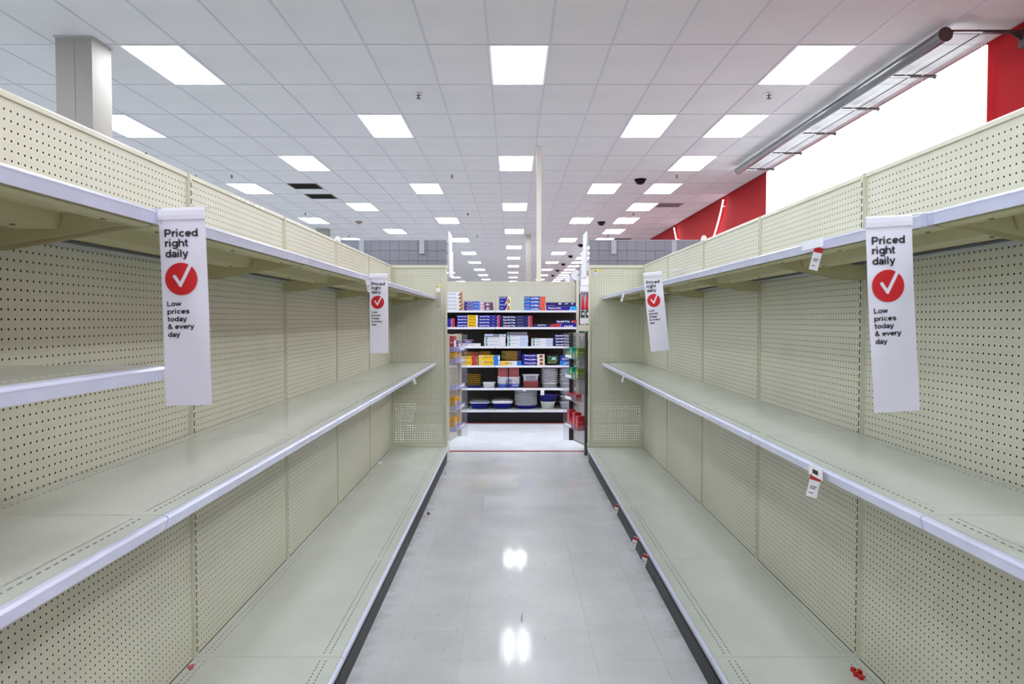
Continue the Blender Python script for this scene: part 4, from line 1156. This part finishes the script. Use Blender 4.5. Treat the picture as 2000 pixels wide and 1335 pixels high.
# rounded bold grotesque letters drawn as strokes: x-height 0.52, capitals 0.72, baseline 0
def _arc(cx, cy, rx, ry, a0, a1, n=14):
    return [(cx + rx * math.cos(R(a0 + (a1 - a0) * i / n)), cy + ry * math.sin(R(a0 + (a1 - a0) * i / n))) for i in range(n + 1)]
GLY = {
 'o': (0.56, [_arc(.28, .26, .20, .19, 0, 360, 24)]),
 'c': (0.52, [_arc(.28, .26, .20, .19, 42, 318, 20)]),
 'e': (0.54, [[(.09, .265), (.47, .265)], _arc(.28, .26, .20, .19, 0, 318, 22)]),
 'd': (0.56, [_arc(.27, .26, .19, .19, 0, 360, 24), [(.475, 0), (.475, .72)]]),
 'p': (0.56, [_arc(.29, .26, .19, .19, 0, 360, 24), [(.085, -.20), (.085, .52)]]),
 'g': (0.56, [_arc(.27, .26, .19, .19, 0, 360, 24), [(.475, .52)] + _arc(.28, -.03, .195, .12, 0, -155, 12)]),
 'a': (0.52, [_arc(.235, .155, .155, .10, 0, 360, 20), _arc(.25, .31, .165, .15, 155, 0, 12) + [(.415, 0)]]),
 'h': (0.55, [[(.085, 0), (.085, .72)], _arc(.275, .27, .19, .185, 180, 0, 14) + [(.465, 0)]]),
 'i': (0.24, [[(.085, 0), (.085, .52)], [(.085, .60), (.085, .72)]]),
 'l': (0.24, [[(.085, 0), (.085, .72)]]),
 'r': (0.36, [[(.085, 0), (.085, .52)], _arc(.30, .22, .215, .235, 165, 82, 8)]),
 't': (0.33, [[(.14, .66)] + _arc(.235, .155, .095, .10, 180, 275, 8) + [(.29, .055)], [(.0, .46), (.29, .46)]]),
 'y': (0.50, [[(.04, .52), (.25, .02)], [(.46, .52), (.27, .03), (.22, -.09), (.16, -.135), (.05, -.135)]]),
 'v': (0.50, [[(.05, .52), (.25, .05)], [(.45, .52), (.25, .05)]]),
 'w': (0.72, [[(.04, .52), (.195, .05)], [(.195, .05), (.355, .50)], [(.355, .50), (.515, .05)], [(.515, .05), (.67, .52)]]),
 's': (0.50, [[(.42, .37), (.37, .425), (.27, .455), (.16, .44), (.10, .385), (.12, .32), (.21, .285), (.32, .255), (.41, .205), (.42, .13), (.35, .075), (.24, .055), (.13, .08), (.07, .15)]]),
 'P': (0.62, [[(.09, 0), (.09, .72)], [(.09, .65)] + _arc(.34, .475, .17, .175, 90, -90, 12) + [(.09, .30)]]),
 'L': (0.54, [[(.09, 0), (.09, .72)], [(.09, .07), (.50, .07)]]),
 '&': (0.66, [[(.60, .02), (.22, .47), (.19, .56), (.24, .64), (.32, .66), (.39, .61), (.39, .52), (.32, .45), (.17, .35), (.09, .26), (.09, .15), (.17, .07), (.28, .06), (.39, .10), (.48, .20), (.53, .33)]]),
 ' ': (0.26, []),
}
def grotesque(s, sw=0.145):
    """verts, faces and width of a line of heavy letters"""
    vs = []; fs = []; x = 0
    for ch in s:
        adv, st = GLY[ch]
        for ln in st:
            k = len(vs); n = len(ln)
            for i, p in enumerate(ln):
                a = Vector(ln[max(i - 1, 0)]); b = Vector(ln[min(i + 1, n - 1)])
                if n > 3 and ln[0] == ln[-1] or (Vector(ln[0]) - Vector(ln[-1])).length < 1e-4:
                    if i in (0, n - 1): a, b = Vector(ln[-2]), Vector(ln[1])
                d = (b - a).normalized(); q = Vector((-d.y, d.x)) * sw / 2
                vs.append((x + p[0] + q.x, p[1] + q.y)); vs.append((x + p[0] - q.x, p[1] - q.y))
            for i in range(n - 1):
                fs.append((k + 2 * i, k + 2 * i + 1, k + 2 * i + 3, k + 2 * i + 2))
        x += adv + 0.005
    x0 = min(v[0] for v in vs); x1 = max(v[0] for v in vs)
    return [(v[0] - x0, v[1]) for v in vs], fs, x1 - x0
# ------------------------------------------------------------------ hanging banners
PXM = 0.0012
def banner(x_left, y, ztop, tilt, lab, arm_dx, yaw=0.0, far=False):
    t = thing('price_banner', lab, 'banner', (x_left, y, ztop), (0, R(tilt), R(yaw)), 'hanging price banners')
    w_, H = 0.105, 0.445
    n = 14
    def yy(z): return 0.004 * math.sin(-z / H * 5.0) * (-z / H)
    mb = MB()
    for i in range(n):
        a, b = -i * H / n, -(i + 1) * H / n
        mb.poly([(0, yy(b), b), (w_, yy(b), b), (w_, yy(a), a), (0, yy(a), a)], BANNER, True)
        mb.poly([(0, yy(b) + 0.0008, b), (0, yy(a) + 0.0008, a), (w_, yy(a) + 0.0008, a), (w_, yy(b) + 0.0008, b)], BANNER, True)
    mb.poly([(0, 0, 0), (w_, 0, 0), (w_, 0.0008, 0), (0, 0.0008, 0)], BANNER)
    obj('banner_sheet', mb, t)
    obj('header_fold', MB().extrude([(-0.0005, 0.003), (-0.004, -0.001), (-0.0045, -0.012), (-0.0035, -0.022), (-0.0005, -0.024)], 'x', 0.0, w_, BANNER), t)
    for nm_, rows_, lb_ in (('heading_lettering', (('Priced', 10, 51, 14.8, 63), ('right', 10, 69.5, 14.8, 43.5), ('daily', 10, 89.5, 14.8, 43.5)), 'bold black lettering: Priced right daily'),
                       ('small_lettering', (('Low', 9, 182, 9.8, 27), ('prices', 9, 196.5, 9.8, 42), ('today', 9, 210.8, 9.8, 37), ('& every', 9, 225.3, 9.8, 50.5), ('day', 9, 240, 9.8, 23)), 'smaller black lettering: Low prices today & every day')):
        tx = MB()
        for s, x, by, cap, wd in rows_:
            vs, fs, w0 = grotesque(s)
            k = cap / 0.72 * PXM; kx = wd * PXM / w0
            out = []
            for v in vs:
                z = -by * PXM + v[1] * k
                out.append((x * PXM + v[0] * kx, yy(z) - 0.0014, z))
            tx.raw(out, fs, INK)
        l = obj(nm_, tx, t); l['label'] = lb_; l['kind'] = 'stuff'
    cx, cz, r_ = 38 * PXM, -130.5 * PXM, 30.8 * PXM
    d = MB()
    d.poly([(cx + r_ * math.cos(2 * math.pi * i / 48), yy(cz) - 0.0016, cz + r_ * math.sin(2 * math.pi * i / 48)) for i in range(48)], REDI)
    dd = obj('red_disc', d, t); dd['label'] = 'red printed disc'
    ck = MB()
    def stroke(p, q, wd):
        p = Vector(p); q = Vector(q); dr = (q - p).normalized(); nn = Vector((-dr.y, dr.x)) * wd / 2
        ck.poly([(cx + r_ * a.x, yy(cz) - 0.0020, cz + r_ * a.y) for a in (p - nn, q - nn, q + nn, p + nn)], BANNER)
    stroke((-0.40, 0.16), (-0.02, -0.42), 0.20)
    ck2 = ck
    yy0 = yy
    yy = lambda z: yy0(z) - 0.0004
    stroke((-0.10, -0.46), (0.66, 0.94), 0.20)
    ck.poly([(cx + r_ * (-0.40 + 0.1 * math.cos(a)), yy(cz) - 0.0024, cz + r_ * (0.16 + 0.1 * math.sin(a))) for a in [2 * math.pi * i / 12 for i in range(12)]], BANNER)
    c = obj('check_mark', ck, dd); c['label'] = 'white check mark'
    # arm and clip to the shelf edge
    am = MB()
    if arm_dx > 0:
        am.tube((w_ - 0.02, 0.001, 0.0015), (w_ + arm_dx, 0.001, 0.004), 0.0022, WHITE, 8)
        am.box(w_ + arm_dx - 0.022, w_ + arm_dx + 0.002, -0.004, 0.006, -0.030, 0.005, CLEAR)
    else:
        am.tube((arm_dx, 0.001, 0.002), (w_ + 0.012, 0.001, 0.004), 0.0022, WHITE, 8)
        am.tube((w_ + 0.012, 0.001, 0.004), (w_ + 0.016, 0.001, 0.010), 0.0018, WHITE, 8)
        am.box(arm_dx - 0.002, arm_dx + 0.018, -0.004, 0.006, -0.030, 0.005, CLEAR)
    obj('hanging_arm', am, t)
    return t
banner(-0.803, 1.665, 1.778, -1.6, 'large white price banner hanging from the column side shelf, close to the camera', -0.010)
banner(-0.808, 4.14, 1.785, -0.3, 'small-looking white price banner hanging farther down the column side shelf', -0.010)
banner(0.805, 1.67, 1.761, -3.2, 'large white price banner tilting from the red wall side shelf, close to the camera', 0.045, 0)
banner(0.742, 4.14, 1.790, -6.0, 'small-looking tilted price banner farther down the red wall side shelf', 0.120, 0)

# ------------------------------------------------------------------ shelf tags and small litter
def on_rail(px, side, which):
    """world y on a rail plane seen at pixel column px"""
    X = {('L', 's'): -0.808, ('R', 's'): 0.959, ('L', 'd'): -0.682, ('R', 'd'): 0.806}[(side, which)]
    return X, abs(X) * F / abs(px - 1000)
X, y = on_rail(1602, 'R', 's')
shelf_talker('shelf_tag', (X - 0.006, y, 1.757), (R(8), R(14), R(-25)), 0.026, 0.075, 'red and white tag slanting from the upper shelf, red wall side')
o = obj('clear_tag_holder', MB().box(-0.004, 0.0, -0.05, 0.10, -0.005, 0.022, mat('glossy clear film', (240, 242, 252), 0.1)), None, (X - 0.016, y, 1.757))
tag(o, 'shiny clear film patch on the upper rail above the slanting tag', 'film patch')
X, y = on_rail(1602, 'R', 's')
shelf_talker('shelf_tag', (X - 0.006, y, 1.046), (R(4), R(12), R(-30)), 0.032, 0.076, 'red and white tag hanging from the middle shelf, red wall side')
o = obj('price_label', MB().box(-0.002, 0.0, -0.05, 0.05, -0.014, 0.020, PAPER).box(-0.0026, -0.002, -0.02, 0.02, -0.005, 0.008, INK), None, (X - 0.016, y - 0.02, 1.056))
tag(o, 'white price label on the middle rail above the hanging tag', 'price label')
for px, n_, w_ in ((1209, 'farthest', 0.030), (1246, 'middle', 0.030), (1266, 'nearest', 0.030)):
    X, y = on_rail(px, 'R', 'd')
    shelf_talker('shelf_tag', (X - 0.006, y, 0.130), (R(6), R(16), R(-28)), w_, 0.085, 'red and white tag hanging at the black kick plate, %s of three' % n_)
X, y = on_rail(714, 'L', 's')
shelf_talker('shelf_tag', (X + 0.008, y, 1.757), (0, R(-12), R(12)), 0.020, 0.075, 'curled white tag with red print beside the farther banner, column side', False, curve=0.012)
X, y = on_rail(806, 'L', 's')
shelf_talker('shelf_tag', (X + 0.006, y, 1.048), (0, R(-18), R(20)), 0.022, 0.045, 'small pale tag on the middle shelf near the end panel, column side', False)
X, y = on_rail(1219, 'R', 's')
shelf_talker('shelf_tag', (X - 0.006, y, 1.757), (0, R(16), R(-30)), 0.020, 0.075, 'thin cream tag under the upper shelf near the farther tilted banner', False)
shelf_talker('shelf_tag', (X - 0.006, y - 0.02, 1.046), (0, R(16), R(-30)), 0.018, 0.05, 'small pale tag on the middle shelf near the end panel, red wall side', False)
# labels on end panels
YL = mat('faded yellow label', (226, 222, 110), 0.6); TP = mat('torn pinkish paper', (186, 176, 164), 0.8)
def wall_label(px0, px1, py0, py1, m, lab, name='panel_label', y=7.7935, th=0.0015):
    x0, z1 = PXY(px0, py0, y); x1, z0 = PXY(px1, py1, y)
    mb = MB().box(0, x1 - x0, -th, 0, 0, z1 - z0, m)
    if m is YL: mb.box((x1 - x0) * 0.05, (x1 - x0) * 0.4, -th - 0.0006, -th, 0.002, (z1 - z0) * 0.4, INK)
    tag(obj(name, mb, None, (x0, y, z0)), lab, 'label', 'labels stuck on the end panels')
wall_label(852, 861.5, 557.5, 560.5, YL, 'yellow label above torn paper on the column side end panel', y=7.811)
wall_label(850.5, 861, 571, 601, TP, 'torn pinkish paper strip on the column side end panel', 'torn_paper', 7.811)
wall_label(852, 860, 562, 569, PAPER, 'faint white label under the yellow one, column side end panel', y=7.811)
wall_label(1160, 1172.5, 526, 530, YL, 'yellow label at the top corner of the red wall side end panel', y=7.811)
wall_label(1160.5, 1169, 532, 536, mat('pale violet label', (214, 212, 226), 0.6), 'pale violet label under the yellow one, red wall side end panel', y=7.811)

# sign holder clips on the top caps
for xx, lab, sx in ((-1.30, 'small white rounded clip on the column side top cap', 1), (1.42, 'small white rounded clip on the red wall side top cap', -1)):
    yb = 5.46 if sx > 0 else 5.42
    t = thing('sign_clip', lab, 'clip', (xx, yb, 2.1125), group='rounded clips on the top caps')
    p = [(-0.022, 0)] + [(0.022 * math.cos(a), 0.012 + 0.030 * math.sin(a)) for a in [math.pi * (1 - i / 12) for i in range(13)]] + [(0.022, 0)]
    obj('disc_tab', MB().extrude(p, 'y', -0.003, 0.003, WHITE), t)
    obj('clip_foot', MB().box(-0.02, 0.02, -0.012, 0.012, 0, 0.004, WHITE), t)
# tape residue
RES = mat('tape residue', (240, 242, 246), 0.3)
for X, y0, y1, lab in ((-1.2805, 3.35, 3.75, 'nearest tape residue strip along the column side top cap'), (-1.2805, 5.55, 6.10, 'middle tape residue strip along the column side top cap'),
                       (-1.2805, 6.2, 6.45, 'farthest tape residue strip along the column side top cap'), (1.3965, 5.0, 5.2, 'tape residue strip along the red wall side top cap')):
    mb = MB(); yy = y0
    while yy < y1:
        l = random.uniform(0.02, 0.09); h = random.uniform(0.005, 0.011)
        mb.box(-0.0004, 0.0008, yy, yy + l, 0, h, RES); yy += l + random.uniform(0.002, 0.02)
    tag(obj('tape_residue', mb, None, (X, 0, 2.0945)), lab, 'tape residue', 'tape residue on the top caps')
# hooks on top of shelving (small black)
for y, X, lab in ((2.62, -1.31, 'tiny black clip near the thick column on the top cap'), (3.03, -1.31, 'tiny black clip behind the nearer bay joint on the top cap')):
    tag(obj('wire_clip', MB().box(-0.012, 0.012, -0.01, 0.01, 0, 0.003, BLACK).tube((0, 0, 0.003), (0.004, 0.005, 0.012), 0.003, BLACK, 8), None, (X - 0.0, y, 2.1125)), lab, 'clip', 'tiny black clips')
# red and pink plastic bits on the base decks
def bits(name, loc, m, lab, s=1.0, seed=1):
    rr = random.Random(seed); mb = MB()
    for k in range(6):
        x, y = rr.uniform(-0.012, 0.012) * s, (k - 2.5) * 0.009 * s
        a = rr.uniform(0, 3.1); h = rr.uniform(0.004, 0.012) * s
        c, t_ = math.cos(a), math.sin(a)
        pts = [(x + 0.008 * s * (c * p - t_ * q), y + 0.008 * s * (t_ * p + c * q)) for p, q in ((-1, -.6), (1, -.5), (.8, .6), (-.7, .7))]
        mb.extrude([(p[0], p[1]) for p in pts], 'z', 0.0 if k % 2 == 0 else 0.002, h + 0.003, m)
    tag(obj(name, mb, None, loc), lab, 'plastic scrap')
bits('plastic_clip', (1.335, 2.765, DZ + 0.0005), mat('red plastic', (200, 20, 24), 0.35), 'broken bright red plastic clip on the base deck, red wall side', 1.25, 3)
bits('plastic_clip', (-1.262, 2.83, DZ + 0.0005), mat('pink plastic', (214, 96, 116), 0.35), 'small pink plastic scrap on the base deck, column side', 0.6, 5)
bits('paper_scrap', (-1.26, 6.9, DZ + 0.0005), PAPER, 'small white paper scrap at the back of the far base deck', 1.3, 8)
bits('floor_debris', (-0.655, 5.7, 0.0005), mat('brown debris', (92, 66, 44), 0.8), 'brown debris on the floor at the column side kick plate', 0.8, 11)
bits('floor_debris', (-0.66, 7.2, 0.0005), mat('dark debris', (40, 36, 34), 0.8), 'dark speck on the floor near the red line', 0.35, 12)
mb = MB()
pts = [(0.0, 0.0), (0.004, 0.03), (0.003, 0.075), (0.007, 0.10), (-0.001, 0.09), (-0.005, 0.05), (-0.004, 0.01)]
mb.poly([(p[0] * 1.0, p[1] * 1.2, 0) for p in pts], mat('grey scuff', (128, 126, 130), 0.5))
o = obj('scuff_mark', mb, floor, (0.050, 3.64, 0.0004)); o['label'] = 'grey scuff mark on the aisle floor'
